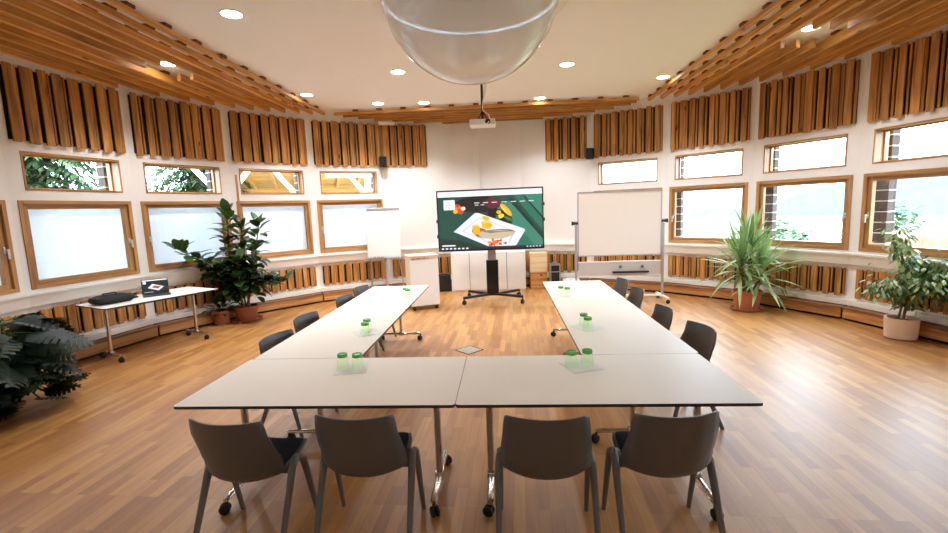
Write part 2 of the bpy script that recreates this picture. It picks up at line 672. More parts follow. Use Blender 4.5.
BW = 0.69   # half width of the big windows
SWH = 0.592  # half width of the transom windows
WT = 0.12   # wall thickness
for k in range(-8, 15):
    win = k in WINDOWED
    side = side_of(k)
    g = G()
    e = HW
    if win:
        g.box((-e, 0, 0), (e, WT, Z_BB))
        g.box((-e, 0, Z_BB), (-BW, WT, Z_BT))
        g.box((BW, 0, Z_BB), (e, WT, Z_BT))
        g.box((-e, 0, Z_BT), (e, WT, Z_SB))
        g.box((-e, 0, Z_SB), (-SWH, WT, Z_ST))
        g.box((SWH, 0, Z_SB), (e, WT, Z_ST))
        g.box((-e, 0, Z_ST), (e, WT, ZC + 0.1))
    else:
        g.box((-e, 0, 0), (e, WT, ZC + 0.1))
    structure(facet_obj(g, 'wall_' + side, M_wall, k))
    # window ledge and the little step under it
    g = G()
    ee = HW - 0.006
    g.box((-ee, -0.085, 0.935), (ee, -0.001, 0.968))
    g.poly([(-ee, -0.070, 0.934), (ee, -0.070, 0.934), (ee, -0.045, 0.80), (-ee, -0.045, 0.80)][::-1])
    g.box((-ee, -0.045, 0.80), (ee, -0.001, 0.934))
    structure(facet_obj(g, 'trim_%d' % (k + 20), M_sill, k, bevel=0.004))
    g = G()
    g.box((-ee, -0.07, 0.205), (ee, -0.001, 0.285))
    structure(facet_obj(g, 'trim_%d' % (k + 50), M_sill, k, bevel=0.004))
    # boxed-in skirting: pale face, brown top, recessed black toe gap
    g = G()
    e2 = HW - 0.035
    g.box((-e2, -0.165, 0.035), (e2, -0.14, 0.165), 0, rt())
    g.box((-e2 - 0.005, -0.18, 0.165), (e2 + 0.005, -0.001, 0.195), 1, rt())
    g.box((-e2, -0.13, 0.0), (e2, -0.11, 0.165), 2)
    structure(facet_obj(g, 'baseboard_' + side, [M_base_face, M_base_top, M_gap], k, bevel=0.003))


# ------------------------------------------------------------------ windows
def rect_frame(g, x0, x1, z0, z1, w, y0, y1, mi_h=0, mi_v=1):
    g.box((x0, y0, z0), (x0 + w, y1, z1), mi_v, rt())
    g.box((x1 - w, y0, z0), (x1, y1, z1), mi_v, rt())
    g.box((x0 + w, y0, z0), (x1 - w, y1, z0 + w), mi_h, rt())
    g.box((x0 + w, y0, z1 - w), (x1 - w, y1, z1), mi_h, rt())


def window_root(k, n):
    o = bpy.data.objects.new('window_%d' % n, None)
    COL.objects.link(o)
    o.matrix_world = facet_M(k)
    o['kind'] = 'structure'
    return o


HANDLE_SIDE = {-3: 1, -2: -1, -1: -1, 0: -1, 4: 1, 5: -1, 6: 1, 7: -1}
wn = 1
for k in WINDOWED:
    # big casement
    w = window_root(k, wn)
    wn += 1
    g = G()
    rect_frame(g, -BW, BW, Z_BB, Z_BT, 0.05, -0.012, WT + 0.02)
    g.obj('window_frame', [M_frame_x, M_frame_z], w, bevel=0.003)
    g = G()
    rect_frame(g, -BW + 0.05, BW - 0.05, Z_BB + 0.05, Z_BT - 0.05, 0.055, 0.02, 0.085)
    sash = g.obj('sash', [M_frame_x, M_frame_z], w, bevel=0.004)
    hs = HANDLE_SIDE.get(k, 1)
    g = G()
    hx = hs * (BW - 0.078)
    g.box((hx - 0.012, 0.008, 1.46), (hx + 0.012, 0.02, 1.54))
    g.tube([(hx, 0.012, 1.50), (hx, -0.03, 1.50)], 0.008, 8)
    g.box((hx - 0.010, -0.038, 1.40), (hx + 0.010, -0.024, 1.515))
    tag(g.obj('window_handle', M_handle, w, bevel=0.003), 'silver handle')
    g = G()
    i = BW - 0.10
    g.box((-i, 0.05, Z_BB + 0.10), (i, 0.056, Z_BT - 0.10))
    g.obj('pane', M_glass, w)
    if k in (-5, -4, -3, -2, -1, 0):  # blinds of the two frontmost left windows are added to darken that corner
        g = G()
        g.box((-i - 0.004, 0.090, Z_BB + 0.095), (i + 0.004, 0.092, Z_BT - 0.095))
        g.obj('blind', M_blind, w)
    # transom
    w = window_root(k, wn)
    wn += 1
    g = G()
    rect_frame(g, -SWH, SWH, Z_SB, Z_ST, 0.022, -0.008, WT + 0.1)
    g.obj('window_frame', [M_frame_x, M_frame_z], w, bevel=0.002)
    g = G()
    rect_frame(g, -SWH + 0.022, SWH - 0.022, Z_SB + 0.022, Z_ST - 0.022, 0.018, 0.13, 0.17)
    g.obj('sash', [M_frame_x, M_frame_z], w)
    g = G()
    g.box((-SWH + 0.04, 0.15, Z_SB + 0.04), (SWH - 0.04, 0.156, Z_ST - 0.04))
    g.obj('pane', M_glass, w)

# outside cladding piers between the windows: stacks of dark boards with pale joints
for k in range(-6, 12):
    if not (k in WINDOWED or (k - 1) in WINDOWED):
        continue
    a = RAD(A0 + STEP * k)
    n = V((sin(a), cos(a), 0))
    t = V((cos(a), -sin(a), 0))
    o = V((CX, CY, 0)) + n * RV
    g = G()
    z = -0.4
    while z < 3.6:
        g.box((-0.205, WT + 0.16, z), (0.205, WT + 0.32, z + 0.135), 0)
        g.box((-0.215, WT + 0.155, z + 0.135), (0.215, WT + 0.325, z + 0.150), 1)
        z += 0.150
    ob = g.obj('trim_%d' % (k + 120), [M_ext, M_ext_joint])
    ob.matrix_world = MX(((t.x, n.x, 0, o.x), (t.y, n.y, 0, o.y), (0, 0, 1, 0), (0, 0, 0, 1)))
    structure(ob)


# ------------------------------------------------------------------ slatted wall panels
def slat_panel(name, k, x0, x1, z0, z1, label, cat, group, pitch=0.173):
    root = thing(name, (0, 0, 0), label, cat, group)
    M = facet_M(k)
    root.matrix_world = M @ MX.Translation((0, 0, z0))
    h = z1 - z0
    g = G()
    g.box((x0 + 0.01, -0.012, 0.02), (x1 - 0.01, -0.002, h - 0.02))
    g.obj('backing', M_gap, root)
    n = max(2, round((x1 - x0) / pitch))
    p = (x1 - x0) / n
    g = G()
    for i in range(n):
        xc = x0 + p * (i + 0.42)
        j = rt(-0.008, 0.008)
        wv = rt(-0.014, 0.014)
        g.box((xc - p * 0.275 + j - wv / 2, -0.052, rt(-0.014, 0.004)), (xc + p * 0.275 + j + wv / 2, -0.030, h + rt(-0.004, 0.012)), 0, rt(0.25, 1.0))
        xb = x0 + p * (i + 0.87) + rt(-0.006, 0.006)
        wb = p * rt(0.06, 0.16)
        g.box((xb - wb, -0.036, rt(0.0, 0.022)), (xb + wb * 0.8, -0.013, h - rt(0.0, 0.015)), 0, rt(0.1, 0.8))
    g.obj('boards', M_slat, root, bevel=0.003)
    return root


UP = 'upper slatted wall panels'
LOW = 'lower slatted wall panels'
up_lab = {
    -4: 'tall pine slat panel at the left edge of the photo, above the cut-off window',
    -3: 'tall pine slat panel on the left wall above the black bag',
    -2: 'tall pine slat panel above the window behind the open laptop',
    -1: 'tall pine slat panel above the window behind the rubber plant stake',
    4: 'tall pine slat panel above the mobile board, beside the right black wall speaker',
    5: 'tall pine slat panel above the window just right of the mobile board',
    6: 'tall pine slat panel above the window to the right of the yucca',
    7: 'tall pine slat panel above the window behind the variegated ficus, right edge of photo'}
for k, lb in up_lab.items():
    slat_panel('slat_panel', k, -0.692, 0.692, Z_PB, Z_PT, lb, 'wall panel', UP)
slat_panel('slat_panel', 0, -0.692, 0.762, Z_PB, Z_PT, 'tall pine slat panel above the flip chart window, left of the left wall speaker', 'wall panel', UP)
slat_panel('slat_panel', 1, -0.772, 0.20, Z_PB, Z_PT, 'tall pine slat panel just right of the left black wall speaker', 'wall panel', UP)
slat_panel('slat_panel', 3, -0.20, 0.692, Z_PB, Z_PT, 'narrow tall pine slat panel just left of the right black wall speaker', 'wall panel', UP)
low_lab = {
    -4: 'low pine slat panel behind the monstera at the left edge',
    -3: 'low pine slat panel under the window, behind the near half of the white side table',
    -2: 'low pine slat panel behind the laptop end of the white side table',
    -1: 'low pine slat panel right behind the rubber plant',
    0: 'low pine slat panel left of the flip chart leg, below the window',
    1: 'low pine slat panel between the flip chart leg and the white trolley',
    2: 'low pine slat panel behind the white cupboards under the big screen',
    3: 'low pine slat panel behind the black flight case',
    4: 'low pine slat panel behind the legs of the mobile board',
    5: 'low pine slat panel left of the yucca, right of the mobile board',
    6: 'low pine slat panel right of the yucca, left of the ficus',
    7: 'low pine slat panel behind the variegated ficus'}
for k, lb in low_lab.items():
    slat_panel('slat_panel', k, -0.69, 0.69, 0.335, 0.745, lb, 'wall panel', LOW, pitch=0.155)


# ------------------------------------------------------------------ ceiling lattices
def on_circle_y(x, r):
    q = r * r - (x - CX) ** 2
    return math.sqrt(q) if q > 0 else 0


R_SL = AP - 0.09
SL_Z0, SL_Z1 = 3.668, 3.796
SL_W = 0.026


def slat_low(i):
    """slats get deeper from the inner edge towards the wall"""
    return max(0.075 - 0.010 * i, -0.012)


def lattice_slat(root, along, c, a, b, i, mat):
    """one slat (along x or y) with its short spacer blocks against the ceiling"""
    top = SL_Z1 - SL_Z0
    g = G()
    if along == 'y':
        g.box((c - SL_W, a, slat_low(i)), (c + SL_W, b, top), 0, rt())
    else:
        g.box((a, c - SL_W, slat_low(i)), (b, c + SL_W, top), 0, rt())
    sl = g.obj('slat', mat, root, bevel=0.003)
    q = math.ceil((a + 0.06) / 0.48) * 0.48
    while q < b - 0.06:
        sp = bpy.data.objects.new('spacer_block', SPACER[along])
        COL.objects.link(sp)
        sp.parent = sl
        sp.location = (c, q, top) if along == 'y' else (q, c, top)
        q += 0.48


M_spacer = plain('shaded_wood_spacer', srgb(112, 72, 38), 0.7, vary=0.15)  # spacer wood darkened to carry the shade above the slats
SPACER = {}
for al, hx, hy in (('y', SL_W + 0.012, 0.05), ('x', 0.05, SL_W + 0.012)):
    g = G()
    g.box((-hx, -hy, 0.0005), (hx, hy, ZC - SL_Z1 - 0.001))
    o = g.obj('spacer_block', M_spacer)
    SPACER[al] = o.data
    bpy.data.objects.remove(o)
for (x0, step, hole, lbl) in ((-3.50, -0.189, (-4.36, 5.95), 'left'), (2.87, 0.194, (3.80, 6.05), 'right')):
    root = thing('ceiling_lattice', (0, 0, SL_Z0), 'pine slat lattice under the ceiling along the %s wall' % lbl, 'ceiling lattice', 'ceiling lattices')
    x, i = x0, 0
    while -5.45 < x < 5.1:
        dy = on_circle_y(x, R_SL)
        y0, y1 = max(CY - dy, 1.2), CY + dy
        segs = [(y0, y1)]
        if abs(x - hole[0]) < 0.26:
            segs = [(y0, hole[1] - 0.30), (hole[1] + 0.30, y1)]
        for a, b in segs:
            if b - a > 0.2:
                lattice_slat(root, 'y', x, a, b, i, M_lat_y)
        x += step
        i += 1
root = thing('ceiling_lattice', (0, 0, SL_Z0), 'narrow pine slat lattice under the ceiling along the back wall above the screen', 'ceiling lattice', 'ceiling lattices')
y, i = 9.10, 0
while y < 10.12:
    q = R_SL ** 2 - (y - CY) ** 2
    if q > 0.3:
        lattice_slat(root, 'x', y, max(CX - math.sqrt(q), -3.32), min(CX + math.sqrt(q), 2.64), i, M_lat_x)
    y += 0.16
    i += 1.5


# ------------------------------------------------------------------ recessed lights
def downlight(x, y, label):
    root = thing('recessed_light', (x, y, ZC), label, 'ceiling light', 'recessed ceiling spotlights')
    g = G()
    g.lathe([(0.118, 0.0), (0.118, -0.008), (0.098, -0.010), (0.095, 0.0)], 32)
    g.obj('trim_ring', M_white, root)
    g = G()
    g.disc((0, 0, -0.004), 0.097, 32, up=-1)
    g.obj('diffuser', M_lamp, root)
    ld = bpy.data.lights.new('lamp', 'SPOT')
    ld.energy = SPOT_W * 4
    ld.color = (0.98, 0.98, 1.0)
    ld.spot_size = RAD(124)
    ld.spot_blend = 0.7
    ld.shadow_soft_size = 0.08
    lo = bpy.data.objects.new('lamp', ld)
    COL.objects.link(lo)
    lo.parent = root
    lo.location = (0, 0, -0.02)


downlight(-2.69, 4.67, 'round ceiling spotlight at the top left, nearest the camera')
downlight(-1.49, 6.84, 'round ceiling spotlight just left of the milky dome')
downlight(-3.30, 7.80, 'round ceiling spotlight beside the far end of the left lattice')
downlight(-2.30, 8.66, 'left one of the two close spotlights before the back lattice')
downlight(-1.45, 8.80, 'right one of the two close spotlights before the back lattice')
downlight(0.75, 8.92, 'round ceiling spotlight right of the projector, by the back lattice')
downlight(0.985, 6.94, 'round ceiling spotlight just right of the milky dome')
downlight(2.68, 7.90, 'round ceiling spotlight beside the far end of the right lattice')
downlight(-4.36, 5.95, 'spotlight in the gap cut into the left slat lattice')
downlight(3.80, 6.05, 'spotlight in the gap cut into the right slat lattice')

# ------------------------------------------------------------------ dome
root = thing('skylight_dome', (DC.x, DC.y, ZC), 'big milky acrylic dome bulging down from the ceiling', 'dome')
g = G()
R = 0.885
zc = 0.11
prof = []
for i in range(25):
    a = -pi / 2 + (pi / 2 + math.asin(-zc / R)) * i / 24
    prof.append((max(R * cos(a), 0.0005), zc + R * sin(a)))
g.lathe(prof, 72)
g.obj('bubble', M_dome, root, angle=180)
g = G()
g.lathe([(0.872, -0.001), (0.872, -0.016), (0.99, -0.016), (0.99, -0.001)], 72)
g.obj('flange', plain('clear_white_flange', srgb(232, 226, 218), 0.3), root)

# ------------------------------------------------------------------ tables
INS = 0.165


def rrect(w, d, r, n=4):
    pts = []
    for cx, cy, a0 in ((w / 2 - r, d / 2 - r, 0), (-w / 2 + r, d / 2 - r, 90), (-w / 2 + r, -d / 2 + r, 180), (w / 2 - r, -d / 2 + r, 270)):
        for i in range(n + 1):
            a = RAD(a0 + 90 * i / n)
            pts.append((cx + r * cos(a), cy + r * sin(a)))
    return pts


def caster(parent, x, y, rz=0.0, r=0.032, name='caster', mat=None):
    g = G()
    g.M = MX.Translation((x, y, 0)) @ MX.Rotation(rz, 4, 'Z')
    for s in (-1, 1):
        g.M = MX.Translation((x, y, 0)) @ MX.Rotation(rz, 4, 'Z') @ MX.Translation((s * 0.014, 0.012, r)) @ MX.Rotation(pi / 2, 4, 'Y')
        g.lathe([(0.001, -0.009), (r * 0.8, -0.009), (r, -0.005), (r, 0.005), (r * 0.8, 0.009), (0.001, 0.009)], 16)
    g.M = MX.Translation((x, y, 0)) @ MX.Rotation(rz, 4, 'Z')
    g.box((-0.006, -0.01, r - 0.004), (0.006, 0.02, r * 2 + 0.004))
    g.tube([(0, 0, r * 1.6), (0, 0, r * 2 + 0.022)], 0.009, 8)
    return g.obj(name, mat or M_dark, parent)


def table(name, x, y, L, D, rz, label, group, foot=0.56, top_mat=None):
    """L along local x, D along local y; a T-leg under each end"""
    root = thing(name, (x, y, 0), label, 'table', group, rz)
    g = G()
    g.prism(rrect(L, D, 0.022), 0.7225, 0.7395, 0, 1)
    tp = g.obj('tabletop', [top_mat or M_table, M_edge], root, bevel=0.0015)
    for s in (-1, 1):
        g = G()
        xl = s * (L / 2 - INS)
        g.tube([(xl, 0.0, 0.085), (xl, 0.0, 0.70)], 0.0225, 14)
        g.box((xl - 0.03, -0.20, 0.697), (xl + 0.03, 0.20, 0.722))
        g.box((xl - 0.026, -0.035, 0.07), (xl + 0.026, 0.035, 0.12))
        leg = g.obj('leg', M_chrome, root, bevel=0.004)
        g = G()
        g.tube([(xl, -foot / 2, 0.088), (xl, -foot / 2 + 0.03, 0.092), (xl, foot / 2 - 0.03, 0.092), (xl, foot / 2, 0.088)], [0.016, 0.021, 0.021, 0.016], 12, squash=0.75)
        g.obj('foot', M_chrome, leg)
        for q in (-1, 1):
            caster(leg, xl, q * (foot / 2 - 0.012), rt(0, 6.28))
    g = G()
    for q in (-1, 1):
        g.box((-L / 2 + INS, q * 0.18 - 0.012, 0.685), (L / 2 - INS, q * 0.18 + 0.012, 0.722))
    g.obj('under_rail', M_black_metal, root)
    return root


TG = 'conference tables set in a U'
TX0, TY0 = -1.887, 2.285
tb = 0.0015
table('conference_table', TX0 + 0.8, TY0 + 0.4, 1.597, 0.8, 0, 'cream topped conference table across the front left of the U, nearest the camera', TG)
table('conference_table', TX0 + 2.4, TY0 + 0.4, 1.597, 0.8, 0, 'cream topped conference table across the front right of the U, nearest the camera', TG)
table('conference_table', -1.468, (3.087 + 4.66) / 2, 4.66 - 3.087 - .003, 0.8, pi / 2, 'cream topped table in the left arm of the U, beside the front table', TG)
table('conference_table', -1.468, (4.66 + 6.204) / 2, 6.204 - 4.66 - .003, 0.8, pi / 2, 'cream topped table at the far end of the left arm, before the white trolley', TG)
table('conference_table', 0.922, (3.087 + 4.904) / 2, 4.904 - 3.087 - .003, 0.8, pi / 2, 'cream topped table in the right arm of the U, beside the front table', TG)
table('conference_table', 0.922, (4.904 + 6.263) / 2, 6.263 - 4.904 - .003, 0.8, pi / 2, 'cream topped table at the far end of the right arm, before the mobile board', TG)

SD = V((0.402, 0.916, 0))
SIN = V((-0.916, 0.402, 0))
SLEN, SDEP = 1.44, 0.76
sc_ = V((-4.85, 5.03, 0)) + SD * (SLEN / 2 + 0.0) + SIN * (SDEP / 2)
SRZ = math.atan2(SD.y, SD.x)
table('side_table', sc_.x, sc_.y, SLEN, SDEP, SRZ, 'narrow white table on casters by the left windows, carrying the laptop', None, foot=0.52, top_mat=M_white)


# ------------------------------------------------------------------ chairs
def make_chair():
    root = thing('conference_chair', (0, 0, 0), 'x', 'chair', 'conference chairs')
    prof = [(0.225, 0.420), (0.215, 0.428), (0.15, 0.428), (0.05, 0.418), (-0.05, 0.405), (-0.12, 0.398), (-0.165, 0.406), (-0.195, 0.438), (-0.213, 0.495), (-0.228, 0.567), (-0.243, 0.647), (-0.255, 0.717), (-0.262, 0.758), (-0.263, 0.766)]
    hw = [0.150, 0.185, 0.205, 0.215, 0.222, 0.228, 0.231, 0.231, 0.229, 0.224, 0.217, 0.211, 0.205, 0.198]
    n = len(prof) - 1

    def surf(u, v):
        s = v * n
        i = min(int(s), n - 1)
        t = s - i
        y = prof[i][0] * (1 - t) + prof[i + 1][0] * t
        z = prof[i][1] * (1 - t) + prof[i + 1][1] * t
        w = hw[i] * (1 - t) + hw[i + 1] * t
        q = 2 * u - 1
        back = max(0.0, min(1.0, (s - 5) / 2.5))
        bend = max(0.0, 1 - abs(s - 6.2) / 4.2)
        y += 0.062 * q * q * back + 0.05 * q ** 4 * bend
        z += 0.018 * q * q * (1 - back) + (0.085 * q * q) * bend * max(back, 0.35 * bend)
        return (q * w, y, z)
    g = G()
    g.grid(surf, 12, n * 3)
    g.obj('shell', M_shell, root, solid=0.011, angle=60)

    def pad(u, v):
        x, y, z = surf(0.5 + (u - 0.5) * 0.90, (0.55 + v * 5.0) / n)
        ed = min(min(u, 1 - u), min(v, 1 - v))
        return (x, y, z + 0.010 + 0.018 * min(1, ed * 7))
    g = G()
    g.grid(pad, 12, 14)
    g.obj('seat_pad', M_seat, root, angle=60)
    for s in (-1, 1):
        # rear leg: hub beside the seat, shoulder, then straight down and back
        g = G()
        g.tube([(s * 0.20, 0.045, 0.425), (s * 0.232, 0.02, 0.448), (s * 0.243, -0.02, 0.447), (s * 0.247, -0.055, 0.424), (s * 0.249, -0.095, 0.335), (s * 0.25, -0.185, 0.14), (s * 0.252, -0.25, 0.0)],
               [0.013, 0.018, 0.020, 0.0205, 0.019, 0.0155, 0.0125], 10, squash=1.15)
        g.obj('leg', M_leg, root)
        g = G()
        g.tube([(s * 0.20, -0.03, 0.42), (s * 0.228, -0.005, 0.444), (s * 0.240, 0.03, 0.445), (s * 0.243, 0.062, 0.424), (s * 0.245, 0.088, 0.335), (s * 0.247, 0.135, 0.14), (s * 0.249, 0.168, 0.0)],
               [0.012, 0.017, 0.019, 0.0195, 0.018, 0.015, 0.0125], 10, squash=1.15)
        g.obj('leg', M_leg, root)
    g = G()
    g.bar((-0.22, 0.0, 0.385), (0.22, 0.0, 0.385), 0.05, 0.018)
    g.obj('under_bar', M_leg, root)
    return root


CH = make_chair()
chairs = [
    (-1.415, 2.272, -5, 'grey shell chair at the front, leftmost of the row of four nearest the camera'),
    (-0.78, 2.325, -1, 'grey shell chair at the front, second from left in the near row of four'),
    (0.187, 2.31, -1, 'grey shell chair at the front, third from left in the near row of four'),
    (0.80, 2.335, 3, 'grey shell chair at the front, rightmost of the near row of four'),
    (-1.777, 3.597, -102, 'grey shell chair left of the left table arm, nearest the camera'),
    (-1.843, 4.339, -99, 'grey shell chair on the left of the left table arm, second from the front'),
    (-1.793, 5.324, -98, 'grey shell chair on the left of the left table arm, third from the front'),
    (-1.804, 6.005, -100, 'grey shell chair on the left of the left table arm, farthest back'),
    (1.388, 3.664, 98, 'taupe shell chair right of the right table arm, nearest the camera'),
    (1.325, 4.371, 92, 'taupe shell chair on the right of the right table arm, second from the front'),
    (1.370, 5.401, 92, 'taupe shell chair on the right of the right table arm, third from the front'),
    (1.381, 6.107, 95, 'taupe shell chair on the right of the right table arm, farthest back')]
for i, (x, y, a, lb) in enumerate(chairs):
    c = CH if i == 0 else copy_tree(CH)
    c.location = (x, y, 0)
    c.rotation_euler = (0, 0, RAD(a))
    c['label'] = lb


# ------------------------------------------------------------------ tumblers on paper squares
def make_tumbler():
    root = thing('tumbler', (0, 0, 0), 'x', 'glass', 'upturned green tumblers')
    g = G()
    g.lathe([(0.046, 0.0), (0.0365, 0.092), (0.0345, 0.090), (0.0435, 0.0), (0.046, 0.0)], 24)
    g.v = [(x * 0.92, y * 0.92, z * 0.92) for x, y, z in g.v]
    g.obj('glass_wall', M_tumbler, root)
    g = G()
    g.lathe([(0.0005, 0.088), (0.035, 0.088), (0.0366, 0.094), (0.0362, 0.110), (0.033, 0.113), (0.0005, 0.1115)], 24)
    g.v = [(x * 0.92, y * 0.92, z * 0.92) for x, y, z in g.v]
    tag(g.obj('glass_base', M_tumbler_base, root), 'thick darker green base')
    return root


TB = make_tumbler()
glass_sets = [
    ((-1.108, 2.862), (-1.005, 2.858), 'the left inner corner of the U', 'left', 'right', 10),
    ((-1.215, 3.705), (-1.235, 3.83), 'the middle of the left table arm', 'front', 'back', 35),
    ((-1.235, 5.41), (-1.185, 5.32), 'the far end of the left table arm', 'left', 'right', 35),
    ((0.415, 2.850), (0.522, 2.875), 'the right inner corner of the U', 'left', 'right', 20),
    ((0.685, 3.745), (0.675, 3.88), 'the middle of the right table arm', 'front', 'back', 35),
    ((0.650, 5.26), (0.715, 5.185), 'the far end of the right table arm', 'left', 'right', 35)]
first = True
for (a, b, where, wa, wb, rz) in glass_sets:
    mx, my = (a[0] + b[0]) / 2, (a[1] + b[1]) / 2
    g = G()
    g.box((-0.105, -0.105, 0), (0.105, 0.105, 0.0022))
    p = g.obj('paper_mat', M_paper)
    p.location = (mx + 0.01, my, 0.7397)
    p.rotation_euler = (0, 0, RAD(rz))
    tag(p, 'square white paper mat under two tumblers at ' + where, 'mat', 'paper mats under the tumblers')
    for q, w in ((a, wa), (b, wb)):
        t = TB if first else copy_tree(TB)
        first = False
        t.location = (q[0], q[1], 0.7421)
        t.rotation_euler = (0, 0, rt(0, 6))
        t['label'] = '%s upturned green tumbler of the pair at %s' % (w, where)

# ------------------------------------------------------------------ floor socket plate
root = thing('floor_outlet', (-0.481, 5.535, 0), 'square metal floor box cover set diagonally in the parquet inside the U', 'floor outlet', rz=RAD(45))
g = G()
g.box((-0.118, -0.118, 0.0005), (0.118, 0.118, 0.004))
g.obj('lid', M_plate, root, bevel=0.001)
g = G()
rect_pts = ((-0.13, -0.13, 0.13, -0.118), (-0.13, 0.118, 0.13, 0.13), (-0.13, -0.118, -0.118, 0.118), (0.118, -0.118, 0.13, 0.118))
for x0, y0, x1, y1 in rect_pts:
    g.box((x0, y0, 0.0005), (x1, y1, 0.005))
g.obj('rim', M_edge, root)

# ------------------------------------------------------------------ big interactive screen on its stand
TVX, TVY = -0.24, 8.25
root = thing('display_stand', (TVX, 8.62, 0), 'black wheeled stand carrying the big screen', 'stand')
g = G()
g.box((-0.115, -0.05, 0.11), (0.115, 0.05, 0.80))
g.obj('column', M_black_metal, root, bevel=0.006)
g = G()
g.box((-0.075, -0.045, 0.801), (0.075, 0.03, 1.35))
tag(g.obj('neck', M_grey, root, bevel=0.004), 'light grey neck')
g = G()
g.box((-0.45, -0.285, 1.32), (0.45, -0.04, 1.42))
g.box((-0.45, -0.285, 1.70), (0.45, -0.04, 1.74))
g.box((-0.07, -0.06, 1.30), (0.07, -0.02, 1.75))
g.obj('bracket', M_black_metal, root)
for (x, y) in ((-0.54, -0.36), (0.56, -0.33), (-0.50, 0.36), (0.52, 0.36)):
    g = G()
    sx = 0.10 if x > 0 else -0.10
    g.bar((sx, 0.04 if y > 0 else -0.04, 0.135), (x, y, 0.135), 0.055, 0.045)
    leg = g.obj('leg', M_black_metal, root, bevel=0.004)
    caster(leg, x, y, rt(0, 6), 0.045)
    g = G()
    g.tube([(x, y, 0.10), (x, y, 0.135)], 0.014, 8)
    g.obj('caster_stem', M_black_metal, leg)

SW, SH = 1.945, 1.118
Z0 = 1.022
root = thing('display_screen', (TVX, TVY, Z0), 'large black-framed touch screen showing a web page with a plated fish dish', 'screen')
root.rotation_euler = (0, RAD(-0.3), 0)
g = G()
g.box((-SW / 2, 0.0, 0), (SW / 2, 0.085, SH))
g.obj('housing', M_dark, root, bevel=0.006)
g = G()
for z in (0.50, 0.78):
    g.box((SW / 2 - 0.001, 0.02, z), (SW / 2 + 0.022, 0.06, z + 0.06))
    g.box((-SW / 2 - 0.022, 0.02, z - 0.25), (-SW / 2 + 0.001, 0.06, z - 0.19))
g.obj('side_connector', M_dark, root)

# picture on the screen: flat colour shapes given in a 430 x 232 drawing
PIC = {}


def pm(name, c, st=0.30):
    if name not in PIC:
        PIC[name] = emit('screen_' + name, srgb(*c), st)
    return PIC[name]


pic_cols = [('green', (22, 72, 60)), ('white', (244, 244, 252)), ('lav', (226, 226, 244)), ('plank', (58, 126, 106)), ('plank2', (40, 108, 88)), ('deep', (14, 46, 40)),
            ('dark_brown', (28, 22, 22)), ('plate', (228, 230, 244)), ('plate2', (196, 198, 214)), ('fish', (196, 180, 152)), ('fish2', (128, 112, 92)), ('yellow', (238, 176, 30)),
            ('yellow2', (244, 206, 90)), ('red', (206, 64, 30)), ('orange', (240, 120, 40)), ('brown', (150, 92, 50)), ('maroon', (96, 30, 50)), ('leaf', (60, 120, 40)),
            ('bar', (34, 36, 48)), ('mint', (130, 200, 160)), ('cream', (240, 222, 190))]
pic_idx = {n: i for i, (n, c) in enumerate(pic_cols)}
pic_mats = [pm(n, c) for n, c in pic_cols]
PW, PH = 427.0, 238.0
pg = G()
lay = [0]


def P(name, pts):
    lay[0] += 1
    yy = -0.0012 - 0.00009 * lay[0]
    iw, ih = SW - 0.05, SH - 0.055
    out = []
    for (x, y) in pts:
        x = min(max(x, 0), PW)
        y = min(max(y, 0), PH)
        out.append((-iw / 2 + iw * x / PW, yy, 0.03 + ih * (1 - y / PH)))
    pg.poly(out, pic_idx[name])


def E(name, cx, cy, rx, ry, rot=0, n=14):
    a = RAD(rot)
    P(name, [(cx + rx * cos(t) * cos(a) - ry * sin(t) * sin(a), cy + rx * cos(t) * sin(a) + ry * sin(t) * cos(a)) for t in [-2 * pi * i / n for i in range(n)]])


def Q(name, x0, y0, x1, y1):
    P(name, [(x0, y0), (x0, y1), (x1, y1), (x1, y0)])


Q('green', 0, 0, PW, PH)
P('plank', [(240, 70), (300, 40), (427, 200), (427, 238), (390, 238)])
P('plank2', [(310, 22), (427, 22), (427, 170)])
P('deep', [(290, 40), (306, 36), (427, 186), (427, 204)])
P('plank', [(352, 22), (427, 22), (427, 110)])
P('deep', [(346, 22), (354, 22), (427, 112), (427, 122)])
P('plank2', [(320, 160), (362, 190), (400, 238), (300, 238)])
P('deep', [(0, 150), (60, 190), (190, 238), (0, 238)])
P('green', [(0, 110), (60, 160), (110, 200), (0, 190)])
E('dark_brown', 165, 55, 95, 34)  # very dark brown bowl in the dish picture
E('maroon', 225, 52, 34, 22)
E('dark_brown', 165, 48, 30, 16)
E('dark_brown', 255, 110, 55, 30, 25)
for q in ((78, 66, 17, 15, 'orange'), (92, 80, 15, 12, 'red'), (72, 82, 10, 8, 'yellow'), (104, 70, 10, 8, 'cream'), (82, 58, 9, 7, 'red')):
    E(q[4], q[0], q[1], q[2], q[3])
E('yellow', 280, 82, 34, 11, 48)
E('yellow2', 272, 80, 20, 4, 48)
E('yellow2', 258, 106, 14, 9, -20)
E('leaf', 288, 118, 20, 7, 30)
E('leaf', 244, 112, 12, 6, 60)
E('yellow', 250, 90, 10, 8)
P('plate', [(60, 164), (72, 168), (210, 231), (300, 233), (318, 226), (356, 166), (350, 160), (165, 90), (152, 90)][::1])
P('plate2', [(96, 163), (210, 216), (288, 218), (318, 170), (168, 108)])
P('plate', [(104, 163), (210, 211), (284, 213), (310, 170), (168, 112)])
E('brown', 175, 172, 40, 20, 20)
P('fish', [(160, 176), (176, 164), (214, 160), (262, 158), (300, 162), (318, 172), (300, 188), (262, 198), (210, 198), (176, 192)])
P('fish2', [(176, 166), (214, 161), (262, 159), (300, 163), (316, 170), (262, 170), (214, 174)])
P('fish', [(196, 166), (250, 163), (292, 167), (250, 167)])
P('yellow', [(138, 146), (168, 142), (172, 174), (144, 178)])
P('yellow2', [(138, 146), (168, 142), (160, 136), (140, 138)])
